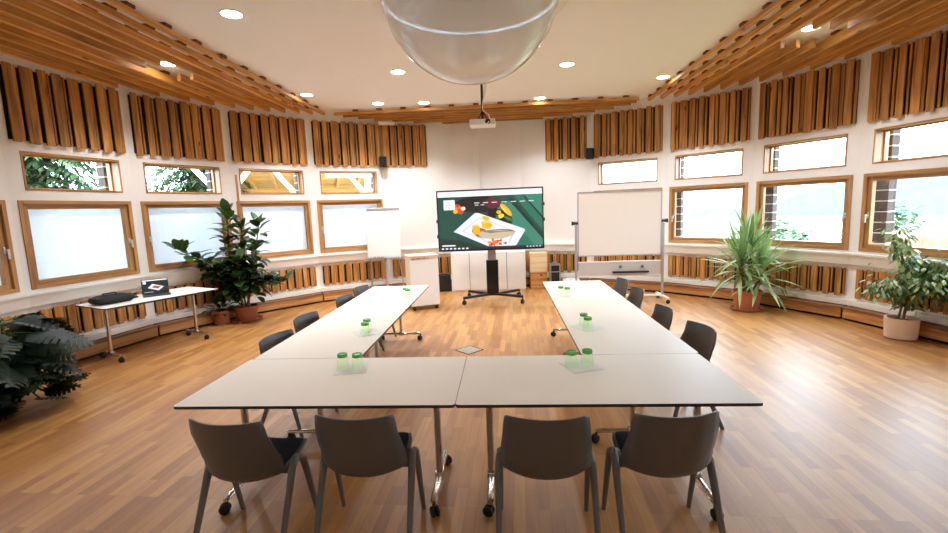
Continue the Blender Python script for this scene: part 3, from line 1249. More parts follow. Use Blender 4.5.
P('yellow', [(176, 128), (204, 124), (224, 140), (212, 158), (180, 152)])
P('yellow2', [(180, 124), (204, 120), (216, 128), (186, 134)])
E('yellow', 196, 112, 16, 8, 20)
for i in range(26):
    a = rt(0, 6.28)
    rr = math.sqrt(rt())
    E(random.choice(['red', 'brown', 'orange', 'red', 'yellow']), 236 + 40 * rr * cos(a), 213 + 15 * rr * sin(a), rt(4, 8), rt(3, 6), rt(0, 90), 8)
# browser bar, logo, menu words, taskbar
Q('lav', 0, 0, PW, 22)
Q('white', 0, 11, PW, 22)
Q('white', 24, 34, 70, 74)
for i, wd in enumerate((18, 24, 14)):
    Q('mint', 34, 46 + i * 7, 34 + wd, 49 + i * 7)
for i, x in enumerate((150, 186, 222, 262, 300, 336, 372)):
    Q('white', x, 48, x + 22, 50.5)
for i, x in enumerate((152, 176)):
    Q('white', x, 57, x + 16, 59)
Q('white', 10, 218, 66, 223)
Q('bar', 0, 228, PW, PH)
for i in range(7):
    Q('white', 8 + i * 17, 230.5, 17 + i * 17, 236)
for i in range(5):
    Q('white', 360 + i * 13, 231, 366 + i * 13, 235)
o = pg.obj('screen_picture', pic_mats, root)

# ------------------------------------------------------------------ white cupboards behind
def cupboard(x0, x1, y, label):
    root = thing('cupboard', ((x0 + x1) / 2, y, 0), label, 'cupboard', 'white cupboards under the screen')
    w = (x1 - x0) / 2
    g = G()
    g.box((-w, 0.0, 0.0), (w, 0.36, 0.845))
    g.box((-w + 0.004, -0.0009, 0.03), (w - 0.004, -0.0002, 0.84), 1)  # dark sheet painted in as the shade showing between the doors
    g.obj('carcass', [M_white, M_gap], root)
    for s in (-1, 1):
        g = G()
        a, b = (-w + 0.004, -0.005) if s < 0 else (0.005, w - 0.004)
        g.box((a, -0.019, 0.03), (b, -0.001, 0.842))
        d = g.obj('door', M_white, root, bevel=0.002)
        if s > 0:
            g = G()
            g.tube([(0.028, -0.020, 0.44), (0.028, -0.032, 0.44)], 0.007, 10)
            g.tube([(0.028, -0.032, 0.44), (0.028, -0.042, 0.44)], 0.012, 12)
            tag(g.obj('knob', M_handle, d), 'metal knob')


cupboard(-1.17, -0.365, 9.70, 'white two-door cupboard behind the screen stand, left one')
cupboard(-0.360, 0.447, 9.70, 'white two-door cupboard behind the screen stand, right one')

g = G()
g.box((-0.17, -0.15, 0), (0.17, 0.15, 0.36), 0)
for i in range(6):
    g.box((-0.14, -0.156, 0.05 + i * 0.045), (0.14, -0.15, 0.075 + i * 0.045), 0)
o = g.obj('subwoofer', M_dark, None, bevel=0.006)
o.location = (-1.38, 9.85, 0)
o.rotation_euler = (0, 0, RAD(9))
tag(o, 'black bass speaker box on the floor between white trolley and cupboards', 'speaker')

# stacked timber boxes
root = thing('wooden_crate', (0.735, 9.74, 0), 'golden pine box on the floor right of the white cupboards', 'box')
g = G()
g.box((-0.18, 0.0, 0.0), (0.18, 0.32, 0.372))
g.obj('body', M_base_face, root, bevel=0.004)
g = G()
g.lathe([(0.022, -0.002), (0.022, 0.002), (0.001, 0.002)], 14)
k_ = g.obj('finger_hole', M_edge, root)
k_.rotation_euler = (pi / 2, 0, 0)
k_.location = (0.05, -0.001, 0.31)
root = thing('wooden_crate', (0.735, 9.735, 0.3725), 'pale birch box stacked on the golden pine box', 'box')
g = G()
g.box((-0.185, 0.0, 0.0), (0.185, 0.33, 0.42))
g.obj('body', M_birch, root, bevel=0.004)
g = G()
g.box((-0.187, -0.004, 0.40), (0.187, 0.332, 0.424))
g.obj('lid', M_birch, root, bevel=0.003)

# flight case
root = thing('flight_case', (1.07, 9.66, 0), 'black upright flight case with aluminium edges beside the wooden boxes', 'case')
g = G()
g.box((-0.098, -0.098, 0.012), (0.098, 0.098, 0.548))
g.obj('body', M_dark, root)
g = G()
for sx in (-1, 1):
    for sy in (-1, 1):
        g.bar((sx * 0.098, sy * 0.098, 0.0), (sx * 0.098, sy * 0.098, 0.56), 0.024, 0.024)
for z in (0.012, 0.40, 0.548):
    for s in (-1, 1):
        g.bar((-0.098, s * 0.098, z), (0.098, s * 0.098, z), 0.02, 0.02)
        g.bar((s * 0.098, -0.098, z), (s * 0.098, 0.098, z), 0.02, 0.02)
tag(g.obj('edging', M_alu, root, bevel=0.003), 'aluminium edges')
g = G()
g.tube([(-0.05, 0, 0.56), (-0.05, 0, 0.595), (0.05, 0, 0.595), (0.05, 0, 0.56)], 0.008, 8)
g.obj('handle', M_alu, root)
root = thing('storage_bin', (1.40, 9.60, 0.0), 'low grey drum lying beside the flight case', 'container')
g = G()
g.M = MX.Translation((0, 0, 0.13)) @ MX.Rotation(pi / 2, 4, 'Y')
g.lathe([(0.001, -0.18), (0.11, -0.18), (0.13, -0.165), (0.13, 0.165), (0.11, 0.18), (0.001, 0.18)], 24)
g.M = MX.Identity(4)
g.obj('body', M_shelf_grey, root)
g = G()
for x in (-0.12, 0.0, 0.12):
    g.M = MX.Translation((x, 0, 0.13)) @ MX.Rotation(pi / 2, 4, 'Y')
    g.lathe([(0.129, -0.008), (0.134, -0.006), (0.134, 0.006), (0.129, 0.008)], 24)
g.obj('hoop', M_grey, root)

# ------------------------------------------------------------------ white trolley
root = thing('trolley_cabinet', (-1.44, 7.92, 0), 'white rolling cabinet at the far end of the left table arm', 'cabinet')
root.rotation_euler = (0, 0, RAD(24))
g = G()
g.box((-0.262, 0.018, 0.085), (0.262, 0.42, 0.97))
tag(g.obj('body', M_beige, root, bevel=0.003), 'cream sides')
g = G()
g.box((-0.268, 0.0, 0.972), (0.268, 0.425, 0.995))
tag(g.obj('top', M_beige, root, bevel=0.003), 'cream top')
g = G()
g.box((-0.262, 0.0, 0.085), (0.262, 0.0175, 0.915))
g.obj('front_panel', M_white, root, bevel=0.002)
g = G()
g.box((-0.262, 0.005, 0.92), (0.262, 0.0178, 0.968))
g.obj('slot', M_beige, root)
g = G()
for i in range(9):
    x = -0.22 + i * 0.035
    g.tube([(x, 0.0, 0.944), (x + 0.03, 0.0, 0.944)], 0.008, 8, mi=(0 if i % 3 else 1))
tag(g.obj('pens', [M_orange, M_edge], root), 'row of orange and brown pens')
for sx in (-1, 1):
    for y in (0.05, 0.37):
        caster(root, sx * 0.22, y, rt(0, 6), 0.03)

# ------------------------------------------------------------------ flip chart
root = thing('flip_chart', (-2.54, 9.34, 0), 'white flip chart easel by the left end of the back wall', 'flip chart')
T = MX.Translation((0, 0, 0.83)) @ MX.Rotation(RAD(-6), 4, 'X')
g = G()
g.M = T
g.box((-0.36, -0.008, 0.0), (0.36, 0.012, 1.06))
g.obj('board', M_white, root, bevel=0.003)
g = G()
g.M = T
g.box((-0.335, -0.016, 0.03), (0.335, -0.009, 1.02))
g.obj('paper_pad', M_paper, root)
g = G()
g.M = T
g.box((-0.35, -0.026, 1.005), (0.35, -0.008, 1.05))
tag(g.obj('clamp_bar', M_grey, root, bevel=0.003), 'grey clamp bar')
g = G()
g.M = T
g.box((-0.33, -0.06, -0.012), (0.33, -0.009, 0.0))
g.obj('pen_tray', M_grey, root)
for i, x in enumerate((-0.2, -0.12, -0.04)):
    g = G()
    g.M = T
    g.tube([(x - 0.03, -0.04, 0.008), (x + 0.03, -0.04, 0.008)], 0.007, 8)
    m_ = g.obj('marker', M_red)
    m_.matrix_world = MX.Translation((-2.54, 9.34, 0))
    tag(m_, ('left', 'middle', 'right')[i] + ' one of the three red markers on the flip chart tray', 'marker', 'red markers on the flip chart')
for (x0, x1, y1) in ((0.02, 0.03, -0.13), (-0.30, -0.36, 0.19), (0.30, 0.36, 0.19)):
    g = G()
    g.tube([(x0, 0.016 if y1 > 0 else 0.02, 0.835 if y1 < 0 else 0.84), (x0 * 0.6 + x1 * 0.4, 0.016 + (y1 if y1 > 0 else 0.0) * 0.4, 0.55), (x1, y1 * 0.9 if y1 > 0 else 0.0, 0.0)], 0.013 if y1 > 0 else 0.026, 10)
    g.obj('leg', M_grey, root)

# ------------------------------------------------------------------ mobile board
BX, BY = 2.085, 8.30
root = thing('mobile_board', (BX, BY, 0), 'large cream pinboard on a wheeled frame right of the screen', 'mobile board')
g = G()
g.box((-0.735, -0.012, 0.85), (0.735, 0.012, 2.005))
g.obj('panel', M_board, root)
g = G()
for s in (-1, 1):
    g.box((s * 0.735 - 0.009, -0.018, 0.852), (s * 0.735 + 0.009, 0.018, 2.013))
for z in (0.86, 2.005):
    g.box((-0.735, -0.018, z - 0.010), (0.735, 0.018, z + 0.010))
tag(g.obj('panel_frame', M_grey, root, bevel=0.002), 'grey metal rim')
g = G()
g.box((-0.735, -0.008, 0.49), (0.735, 0.008, 0.735))
tag(g.obj('lower_panel', M_shelf_grey, root, bevel=0.002), 'pale grey lower panel')
g = G()
g.box((-0.74, -0.012, 0.735), (0.74, 0.012, 0.752))
g.box((-0.74, -0.012, 0.476), (0.74, 0.012, 0.49))
g.obj('rail', M_white, root)
g = G()
g.box((-0.12, -0.06, 0.535), (0.52, -0.009, 0.565))
tag(g.obj('tray', M_black_metal, root, bevel=0.003), 'dark tray')
for x in (0.02, 0.41):
    g = G()
    g.M = MX.Translation((x, -0.009, 0.645)) @ MX.Rotation(pi / 2, 4, 'X')
    g.lathe([(0.001, 0.03), (0.024, 0.03), (0.028, 0.02), (0.028, 0.0)], 16)
    g.obj('knob', M_leg, root)
for s in (-1, 1):
    x = s * 0.775
    g = G()
    g.box((x - 0.02, -0.02, 0.11), (x + 0.02, 0.02, 1.50))
    post = g.obj('post', M_grey, root, bevel=0.004)
    g = G()
    g.tube([(x - s * 0.035, 0, 1.46), (x + s * 0.05, 0, 1.46)], 0.028, 14)
    g.tube([(x + s * 0.05, 0, 1.46), (x + s * 0.075, 0, 1.46)], 0.036, 14)
    tag(g.obj('pivot_knob', M_dark, post), 'black pivot knob')
    g = G()
    g.box((x - 0.022, -0.30, 0.075), (x + 0.022, 0.30, 0.112))
    ft = g.obj('foot', M_white, root, bevel=0.004)
    for q in (-1, 1):
        caster(ft, x, q * 0.27, rt(0, 6), 0.032)
g = G()
g.box((-0.775, -0.016, 0.085), (0.775, 0.016, 0.125))
g.obj('cross_bar', M_white, root, bevel=0.004)

# ------------------------------------------------------------------ projector on its ceiling pole
root = thing('projector', (-0.235, 6.0, 2.84), 'white projector hanging from a ceiling pole before the back wall', 'projector')
g = G()
g.box((-0.165, -0.12, 0.0), (0.165, 0.14, 0.075))
g.obj('body', M_white, root, bevel=0.012)
g = G()
g.M = MX.Translation((0.07, -0.12, 0.04)) @ MX.Rotation(pi / 2, 4, 'X')
g.lathe([(0.0005, 0.004), (0.024, 0.004), (0.03, 0.012), (0.034, 0.0)], 20)
tag(g.obj('lens', M_dark, root), 'black lens')
g = G()
g.tube([(0.0, 0.02, 0.09), (0.0, 0.02, ZC - 2.84)], 0.016, 12)
tag(g.obj('pole', M_black_metal, root), 'black pole')
g = G()
g.box((-0.07, -0.05, 0.075), (0.07, 0.09, 0.092))
for sx in (-1, 1):
    g.bar((sx * 0.06, 0.02, 0.09), (0, 0.02, 0.20), 0.012, 0.012)
g.obj('mount', M_black_metal, root)
g = G()
pth = [(0.045, 0.02, ZC - 2.84 - 0.01)]
for i in range(12):
    t = i / 11
    pth.append((0.035 + 0.03 * sin(t * 5), 0.0, 0.75 - 0.55 * t))
pth += [(0.08, -0.02, 0.14), (0.10, -0.10, 0.06), (0.06, -0.15, 0.0), (0.0, -0.14, 0.02), (-0.03, -0.13, 0.06)]
g.tube(pth, 0.008, 8)
tag(g.obj('cable', M_white, root), 'white cable')

# wall cable duct, speakers, small ceiling device
g = G()
g.box((-0.075, -0.05, 0.97), (0.075, -0.001, 3.66))
o = facet_obj(g, 'cable_duct', M_wall, 2, bevel=0.004)
o.matrix_world = facet_M(2) @ MX.Translation((-0.22, 0, 0))
tag(o, 'white vertical cable duct on the back wall above the big screen', 'cable duct')


def wall_speaker(k, x, z, label):
    root = thing('wall_speaker', (0, 0, 0), label, 'speaker', 'small wall speakers')
    root.matrix_world = facet_M(k) @ MX.Translation((x, -0.145, z))
    g = G()
    g.box((-0.065, -0.07, -0.11), (0.065, 0.06, 0.11))
    g.obj('cabinet', M_dark, root, bevel=0.008)
    g = G()
    g.box((-0.055, -0.075, -0.10), (0.055, -0.07, 0.10))
    g.obj('grille', M_black_metal, root)
    g = G()
    g.box((-0.02, 0.06, -0.03), (0.02, 0.142, 0.03))
    g.obj('bracket', M_dark, root)


wall_speaker(0, 0.70, 2.85, 'small black wall speaker left of centre, above the flip chart')
wall_speaker(4, -0.72, 2.85, 'small black wall speaker right of centre, above the mobile board')

root = thing('wall_light', (0, 0, 0), 'small white box fitting under the back lattice, left of the projector', 'fitting')  # small white device, modelled as a plain box on an arm
root.matrix_world = facet_M(1) @ MX.Translation((-0.66, -0.24, 3.60))
g = G()
g.box((-0.17, -0.06, 0.0), (0.17, 0.06, 0.06))
g.obj('body', M_white, root, bevel=0.006)
g = G()
g.box((-0.012, 0.05, 0.03), (0.012, 0.17, 0.05))
g.obj('arm', M_white, root)


# ------------------------------------------------------------------ things on the side table
def side_pt(a, d):
    q = V((-4.85, 5.03, 0)) + SD * a + SIN * d
    return q


# laptop
lp = side_pt(0.80, 0.40)
root = thing('laptop', (lp.x, lp.y, 0.7397), 'open laptop showing the same dish picture on the white side table', 'laptop', rz=RAD(43))
g = G()
g.box((-0.158, -0.105, 0.0), (0.158, 0.115, 0.017))
g.obj('base', M_laptop, root, bevel=0.004)
g = G()
for i in range(5):
    g.box((-0.137, -0.02 + i * 0.023, 0.0172), (0.137, -0.002 + i * 0.023, 0.0185))
g.box((-0.05, -0.09, 0.0172), (0.05, -0.04, 0.0178))
g.obj('keyboard', M_keys, root)
g = G()
T = MX.Translation((0, 0.115, 0.017)) @ MX.Rotation(RAD(-14), 4, 'X')
g.M = T
g.box((-0.158, 0.0, 0.0), (0.158, 0.008, 0.205))
lid = g.obj('lid', M_dark, root, bevel=0.003)
g = G()
g.M = T


def LP(mi, pts, l):
    g.poly([(-0.148 + 0.296 * x, -0.0006 - 0.00012 * l, 0.012 + 0.183 * (1 - y)) for x, y in pts], mi)


LP(0, [(0, 0), (0, 1), (1, 1), (1, 0)], 0)
LP(1, [(0, 0), (0, 0.08), (1, 0.08), (1, 0)], 1)
LP(1, [(0.03, 0.12), (0.03, 0.30), (0.15, 0.30), (0.15, 0.12)], 2)
LP(2, [(0.20, 0.62), (0.62, 0.88), (0.84, 0.60), (0.40, 0.32)], 3)
LP(3, [(0.36, 0.60), (0.60, 0.74), (0.72, 0.58), (0.46, 0.46)], 4)
LP(1, [(0.04, 0.95), (0.04, 0.97), (0.4, 0.97), (0.4, 0.95)], 5)
g.obj('screen', [emit('laptop_dark', srgb(24, 34, 34), 0.28), PIC['white'], PIC['plate'], PIC['brown']], lid)

# black bag
bp = side_pt(0.27, 0.42)
root = thing('laptop_bag', (bp.x, bp.y, 0.7397), 'flat black laptop bag lying on the near end of the white side table', 'bag', rz=SRZ + RAD(4))
g = G()


def bagf(u, v):
    a = 2 * pi * u
    x, y = 0.22 * abs(cos(a)) ** 0.32 * (1 if cos(a) > 0 else -1), 0.15 * abs(sin(a)) ** 0.32 * (1 if sin(a) > 0 else -1)
    b = pi * v
    s = sin(b) ** 0.3 if sin(b) > 0 else 0.0
    wob = 1 + 0.04 * sin(5 * a) + 0.05 * sin(3 * x * 14)
    return (x * s, y * s, 0.052 - 0.0515 * cos(b) * wob if v > 0.5 else 0.052 - 0.0515 * cos(b))


g.grid(bagf, 40, 12)
g.obj('body', M_bag, root, angle=80)
g = G()
g.tube([(-0.20, -0.145, 0.052), (-0.1, -0.155, 0.055), (0.1, -0.155, 0.055), (0.20, -0.145, 0.052)], 0.006, 6)
g.tube([(-0.08, 0.02, 0.098), (-0.07, 0.05, 0.122), (0.07, 0.05, 0.122), (0.08, 0.02, 0.098)], 0.009, 8)
g.obj('strap', M_bag, root)
mp_ = side_pt(0.575, 0.50)
root = thing('computer_mouse', (mp_.x, mp_.y, 0.7397), 'small black mouse between the bag and the laptop', 'mouse', rz=RAD(20))
g = G()
g.M = MX.Diagonal((0.03, 0.05, 0.034, 1))
g.lathe([(1.0, 0.0), (0.97, 0.3), (0.8, 0.65), (0.5, 0.9), (0.001, 1.0)], 20)
g.obj('body', M_dark, root)
g = G()
g.tube([(0, 0.05, 0.006), (0.015, 0.08, 0.004), (-0.02, 0.11, 0.004)], 0.003, 6)
g.obj('cable', M_dark, root)


# ------------------------------------------------------------------ plants
def pot(root, r0, r1, h, mat, saucer=None, rim=True):
    g = G()
    prof = [(0.001, 0.012), (r0, 0.012), (r0 + (r1 - r0) * 0.80, h * 0.82)]
    if rim:
        prof += [(r1 * 0.985, h * 0.825), (r1 * 1.02, h * 0.85), (r1 * 1.02, h)]
    else:
        prof += [(r1, h)]
    prof += [(r1 - 0.02, h), (r1 - 0.03, h - 0.05)]
    g.lathe(prof, 40)
    g.obj('pot', mat, root, angle=35)
    g = G()
    g.disc((0, 0, h - 0.045), r1 - 0.022, 32)
    g.obj('soil', M_soil, root)
    if saucer:
        g = G()
        g.lathe([(0.001, 0.0), (saucer * 0.88, 0.0), (saucer, 0.035), (saucer - 0.012, 0.035), (saucer * 0.85, 0.011), (0.001, 0.011)], 40)
        g.obj('saucer', mat, root)


# yucca
root = thing('yucca', (3.91, 7.45, 0), 'tall spiky yucca in a terracotta pot below the right windows', 'plant')
pot(root, 0.165, 0.215, 0.325, M_terra, 0.24)
canes = [((0.03, 0.02), (0.05, 0.05), 0.95, 1.00), ((-0.06, -0.03), (-0.13, -0.02), 0.72, 1.0), ((0.08, -0.05), (0.16, -0.06), 0.60, 1.0)]
g = G()
for (a, b, h, s) in canes:
    g.tube([(a[0], a[1], 0.27), ((a[0] + b[0]) / 2 + 0.01, (a[1] + b[1]) / 2, (0.27 + h) / 2), (b[0], b[1], h)], [0.038, 0.033, 0.028], 10)
g.obj('cane', M_stem, root)
g = G()
for (a, b, h, s) in canes:
    for i in range(46):
        t = i / 45
        az = i * 2.399 + rt(-0.2, 0.2)
        el = RAD(84 - 104 * t + rt(-8, 8))
        zb = h + 0.06 - 0.22 * t
        d = V((cos(az) * cos(el), sin(az) * cos(el), sin(el)))
        g.blade((b[0], b[1], zb), d, (0, 0, 1) if abs(el) < 1.4 else (1, 0, 0), rt(0.58, 0.84) * (1 - 0.12 * t), rt(0.05, 0.07), droop=rt(0.35, 1.15) * (0.35 + 0.65 * t), seg=7, tone=min(1, max(0, rt(0.0, 0.85) * (1 - 0.3 * t) + 0.05)), shape='strap', fold=0.22)
keep_inside(g, root)
g.obj('foliage', M_yucca, root, angle=180)

# variegated ficus
root = thing('weeping_ficus', (4.90, 5.78, 0), 'small-leaved variegated ficus in a cream pot at the right edge', 'plant')
pot(root, 0.158, 0.168, 0.262, M_cream_pot, None, rim=False)
g = G()
stems = [[(0.02, 0, 0.22), (0.05, 0.02, 0.50), (0.10, -0.02, 0.74), (0.26, 0.0, 0.88), (0.42, -0.05, 0.92)],
         [(-0.03, 0.02, 0.22), (0.0, 0.0, 0.45), (0.04, 0.02, 0.75), (-0.06, 0.0, 1.05), (-0.20, -0.05, 1.36)],
         [(0.0, -0.02, 0.22), (0.03, -0.03, 0.50), (-0.12, -0.08, 0.66), (-0.40, -0.10, 0.66)],
         [(0.05, 0.02, 0.5), (0.16, -0.14, 0.62), (0.36, -0.34, 0.70), (0.52, -0.5, 0.70)],
         [(0.05, 0.02, 0.45), (0.0, -0.18, 0.60), (0.05, -0.26, 0.72), (0.18, -0.3, 0.80)],
         [(0.05, 0.02, 0.5), (0.10, -0.10, 0.66), (0.20, -0.2, 0.84), (0.34, -0.35, 0.88)]]
for s in stems:
    g.tube(s, [0.014 - 0.010 * i / (len(s) - 1) for i in range(len(s))], 7)
g.obj('trunk', M_stem, root)
g = G()


def along(path, t):
    s = t * (len(path) - 1)
    i = min(int(s), len(path) - 2)
    return V(path[i]).lerp(V(path[i + 1]), s - i)


for s in stems:
    for i in range(250):
        t = 0.42 + 0.58 * rt() ** 0.8
        p = along(s, t)
        r = 0.10 if i % 3 else 0.17
        off = V((random.gauss(0, 0.6), random.gauss(0, 0.6), random.gauss(0, 0.5))) * r
        d = V((off.x, off.y, off.z * 0.4 - 0.06)) + V((rt(-.05, .05), rt(-.05, .05), -0.02))
        if d.length < 1e-3:
            continue
        g.blade(p + off, d, (0, 0, 1), rt(0.06, 0.095), rt(0.03, 0.048), droop=0.5, seg=3, tone=(rt(0.5, 1.0) if rt() < 0.33 else rt(0, 0.4)), shape='oval')
for i in range(70):
    a = rt(0, 6.28)
    r = rt(0.03, 0.14)
    g.blade((0.05 + r * cos(a), r * sin(a), rt(0.36, 0.6)), (cos(a), sin(a), rt(-.6, .3)), (0, 0, 1), rt(0.06, 0.09), rt(0.03, 0.045), 0.5, 3, rt(0, .3), 'oval')
keep_inside(g, root)
g.obj('foliage', M_ficus, root, angle=180)

# rubber plant
root = thing('rubber_plant', (-4.50, 7.38, 0), 'big dark-leaved rubber plant with a tall stake, in a brown pot on a saucer', 'plant')
pot(root, 0.15, 0.195, 0.265, M_terra_dark, 0.255)
g = G()
stems = [[(0, 0, 0.25), (-0.05, 0.0, 0.7), (0.0, 0.02, 1.2), (0.04, 0.02, 1.62)],
         [(0.03, 0.02, 0.25), (0.12, 0.0, 0.7), (0.28, -0.02, 1.2), (0.38, -0.02, 1.66)],
         [(-0.03, -0.03, 0.25), (-0.14, -0.05, 0.7), (-0.20, -0.02, 1.3), (-0.17, 0.0, 1.84)],
         [(0.0, -0.04, 0.25), (-0.14, -0.2, 0.75), (-0.36, -0.45, 1.10), (-0.60, -0.75, 1.30)],
         [(0.02, -0.02, 0.25), (0.18, -0.08, 0.55), (0.48, -0.10, 0.70), (0.76, -0.10, 0.64)],
         [(-0.02, -0.06, 0.25), (-0.16, -0.18, 0.55), (-0.36, -0.22, 0.82), (-0.5, -0.22, 0.92)],
         [(0.0, -0.06, 0.25), (0.05, -0.22, 0.55), (0.10, -0.28, 0.85), (0.12, -0.28, 1.1)]]
for s in stems:
    g.tube(s, [0.017 - 0.010 * i / (len(s) - 1) for i in range(len(s))], 8)
g.obj('stem', M_stem, root)
g = G()
for si, s in enumerate(stems):
    nl = (52, 50, 52, 44, 40, 40, 46)[si]
    for i in range(nl):
        t = 0.22 + 0.78 * (i + 0.5) / nl
        p = along(s, t)
        az = i * 2.4 + si + rt(-.3, .3)
        el = RAD(rt(-5, 50) + 25 * (t > 0.9))
        d = V((cos(az) * cos(el), sin(az) * cos(el), sin(el)))
        pp = p + d * rt(0.03, 0.07)
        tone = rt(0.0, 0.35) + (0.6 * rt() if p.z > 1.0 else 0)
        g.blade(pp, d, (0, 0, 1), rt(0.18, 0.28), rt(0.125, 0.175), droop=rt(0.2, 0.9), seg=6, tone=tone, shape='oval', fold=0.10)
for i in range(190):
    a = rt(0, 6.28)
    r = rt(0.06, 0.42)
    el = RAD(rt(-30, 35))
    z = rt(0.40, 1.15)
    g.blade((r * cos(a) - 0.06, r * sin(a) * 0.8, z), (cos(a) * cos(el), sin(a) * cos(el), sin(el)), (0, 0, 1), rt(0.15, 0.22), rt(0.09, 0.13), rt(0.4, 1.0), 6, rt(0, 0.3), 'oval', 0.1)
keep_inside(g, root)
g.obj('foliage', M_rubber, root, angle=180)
g = G()
g.tube([(0.03, 0.05, 0.25), (0.02, 0.05, 2.50)], 0.020, 8)
tag(g.obj('stake', M_stake, root), 'tall brown stake')
root = thing('potted_plant', (-4.82, 7.17, 0), 'low bushy plant in a brown pot just left of the rubber plant pot', 'plant')
pot(root, 0.12, 0.15, 0.24, M_terra_dark, None)
g = G()
for i in range(46):
    a = i * 2.4
    el = RAD(rt(-10, 70))
    d = V((cos(a) * cos(el), sin(a) * cos(el), sin(el)))
    g.blade(V((0, 0, 0.22)) + d * rt(0.05, 0.22), d, (0, 0, 1), rt(0.12, 0.17), rt(0.06, 0.085), rt(0.3, 0.9), 5, rt(0, 0.3), 'oval', 0.1)
keep_inside(g, root)
g.obj('foliage', M_rubber, root, angle=180)


# monstera
def monstera_leaf(g, base, d, L, W, roll, tone, droop=0.5):
    d = V(d).normalized()
    s = d.cross(V((0, 0, 1)))
    if s.length < 1e-3:
        s = V((1, 0, 0))
    s.normalize()
    n0 = s.cross(d)
    s = (s * cos(roll) + n0 * sin(roll)).normalized()
    rib = [V(base)]
    dd = d.copy()
    for i in range(8):
        dd = (dd + V((0, 0, -1)) * droop / 8).normalized()
        rib.append(rib[-1] + dd * (L / 8))
    env = [0.62, 0.92, 1.0, 1.0, 0.94, 0.80, 0.58, 0.28]
    for sd in (-1, 1):
        for i in range(8):
            a, b = rib[i], rib[i + 1]
            w = W / 2 * env[i]
            fw = dd * (L * 0.10)
            gap = 0.30 if 0 < i < 7 else 0.1
            b2 = a.lerp(b, 1 - gap * 0.25)
            nrm = s.cross((b - a).normalized()) * (-0.10 * w)
            m1 = a + s * (sd * w * 0.55) + fw * 0.4 - nrm * 0.3
            m2 = b2 + s * (sd * w * 0.55) + fw * 0.4 - nrm * 0.3
            t1 = a.lerp(b, 0.10) + s * (sd * w) + fw * 0.9 + nrm
            t2 = a.lerp(b, 0.80) + s * (sd * w * 0.97) + fw * 1.0 + nrm
            if sd > 0:
                g._add([a, b, m2, m1, t2, t1], [(0, 3, 2, 1), (3, 5, 4, 2)], 0, tone, True)
            else:
                g._add([a, b, m2, m1, t2, t1], [(0, 1, 2, 3), (3, 2, 4, 5)], 0, tone, True)
    return rib


MB_ = V((-4.86, 3.72, 0))
root = thing('monstera', MB_, 'dark monstera with large split leaves in the left foreground corner', 'plant')
pot(root, 0.17, 0.22, 0.32, M_dark, None)
gs, gl = G(), G()
for i in range(120):
    if i < 70:
        az = RAD(rt(-70, 110))
    else:
        az = rt(0, 6.28)
    reach = rt(0.15, 0.46)
    hgt = rt(0.05, 0.88) if i > 8 else rt(0.7, 0.92)
    if hgt < 0.35:
        reach = rt(0.34, 0.56)
    b0 = V((rt(-.06, .06), rt(-.06, .06), 0.28))
    tip = V((cos(az) * reach, sin(az) * reach, max(hgt, 0.16)))
    mid = b0.lerp(tip, 0.55) + V((0, 0, 0.16 + 0.1 * hgt))
    gs.tube([b0, b0.lerp(mid, 0.6) + V((0, 0, 0.03)), mid, tip], [0.010, 0.009, 0.008, 0.006], 6)
    dl = V((cos(az), sin(az), rt(-0.35, 0.15)))
    L = rt(0.24, 0.38)
    if tip.z < 0.35:
        L *= 0.75
        dl.z = rt(0.0, 0.2)
    monstera_leaf(gl, tip, dl, L, L * rt(0.9, 1.08), rt(-0.7, 0.7), rt(0, 0.9) ** 1.6 * (0.4 + 0.6 * min(1, hgt)), rt(0.2, 0.7) if tip.z > 0.4 else 0.25)
gs.obj('stem', M_green_stem, root)
keep_inside(gl, root)
o = gl.obj('foliage', M_monst, root, angle=180)

# ------------------------------------------------------------------ outdoors
g = G()
g.lathe([(6.1, -0.55), (16, -0.8), (40, -3), (120, -9), (600, -12), (1500, -12)], 72, (CX, CY, 0))
structure(g.obj('ground', M_grass, angle=180))


def hill(name, az0, az1, dist, h, seed, label, mat, depth=220):
    rnd = random.Random(seed)
    ph = [rnd.uniform(0, 6.28) for _ in range(6)]
    g = G()

    def fn(u, v):
        az = RAD(az0 + (az1 - az0) * u)
        env = sin(pi * u) ** 0.6
        prof = 0.62 + 0.2 * sin(3.1 * u * pi + ph[0]) + 0.12 * sin(7 * u * pi + ph[1]) + 0.05 * sin(17 * u * pi + ph[2]) + 0.03 * sin(31 * u * pi + ph[3])
        z = h * env * prof * sin(pi * min(v, 1.0) * 0.5) ** 1.2 + 4 * sin(9 * v + 20 * u + ph[4]) * v
        d = dist + depth * v
        return (CX + d * sin(az), CY + d * cos(az), -13 + z)
    g.grid(fn, 90, 14, flip=True)
    o = g.obj(name, mat, None, angle=180)
    tag(o, label, 'hill', 'hills beyond the windows')
    return o


hill('hill', 30, 128, 620, 150, 3, 'pale hazy mountain ridge far beyond the right windows', M_hill, 400)
hill('hill', 22, 100, 330, 34, 9, 'nearer low hazy rise across the valley beyond the right windows', M_hill, 160)


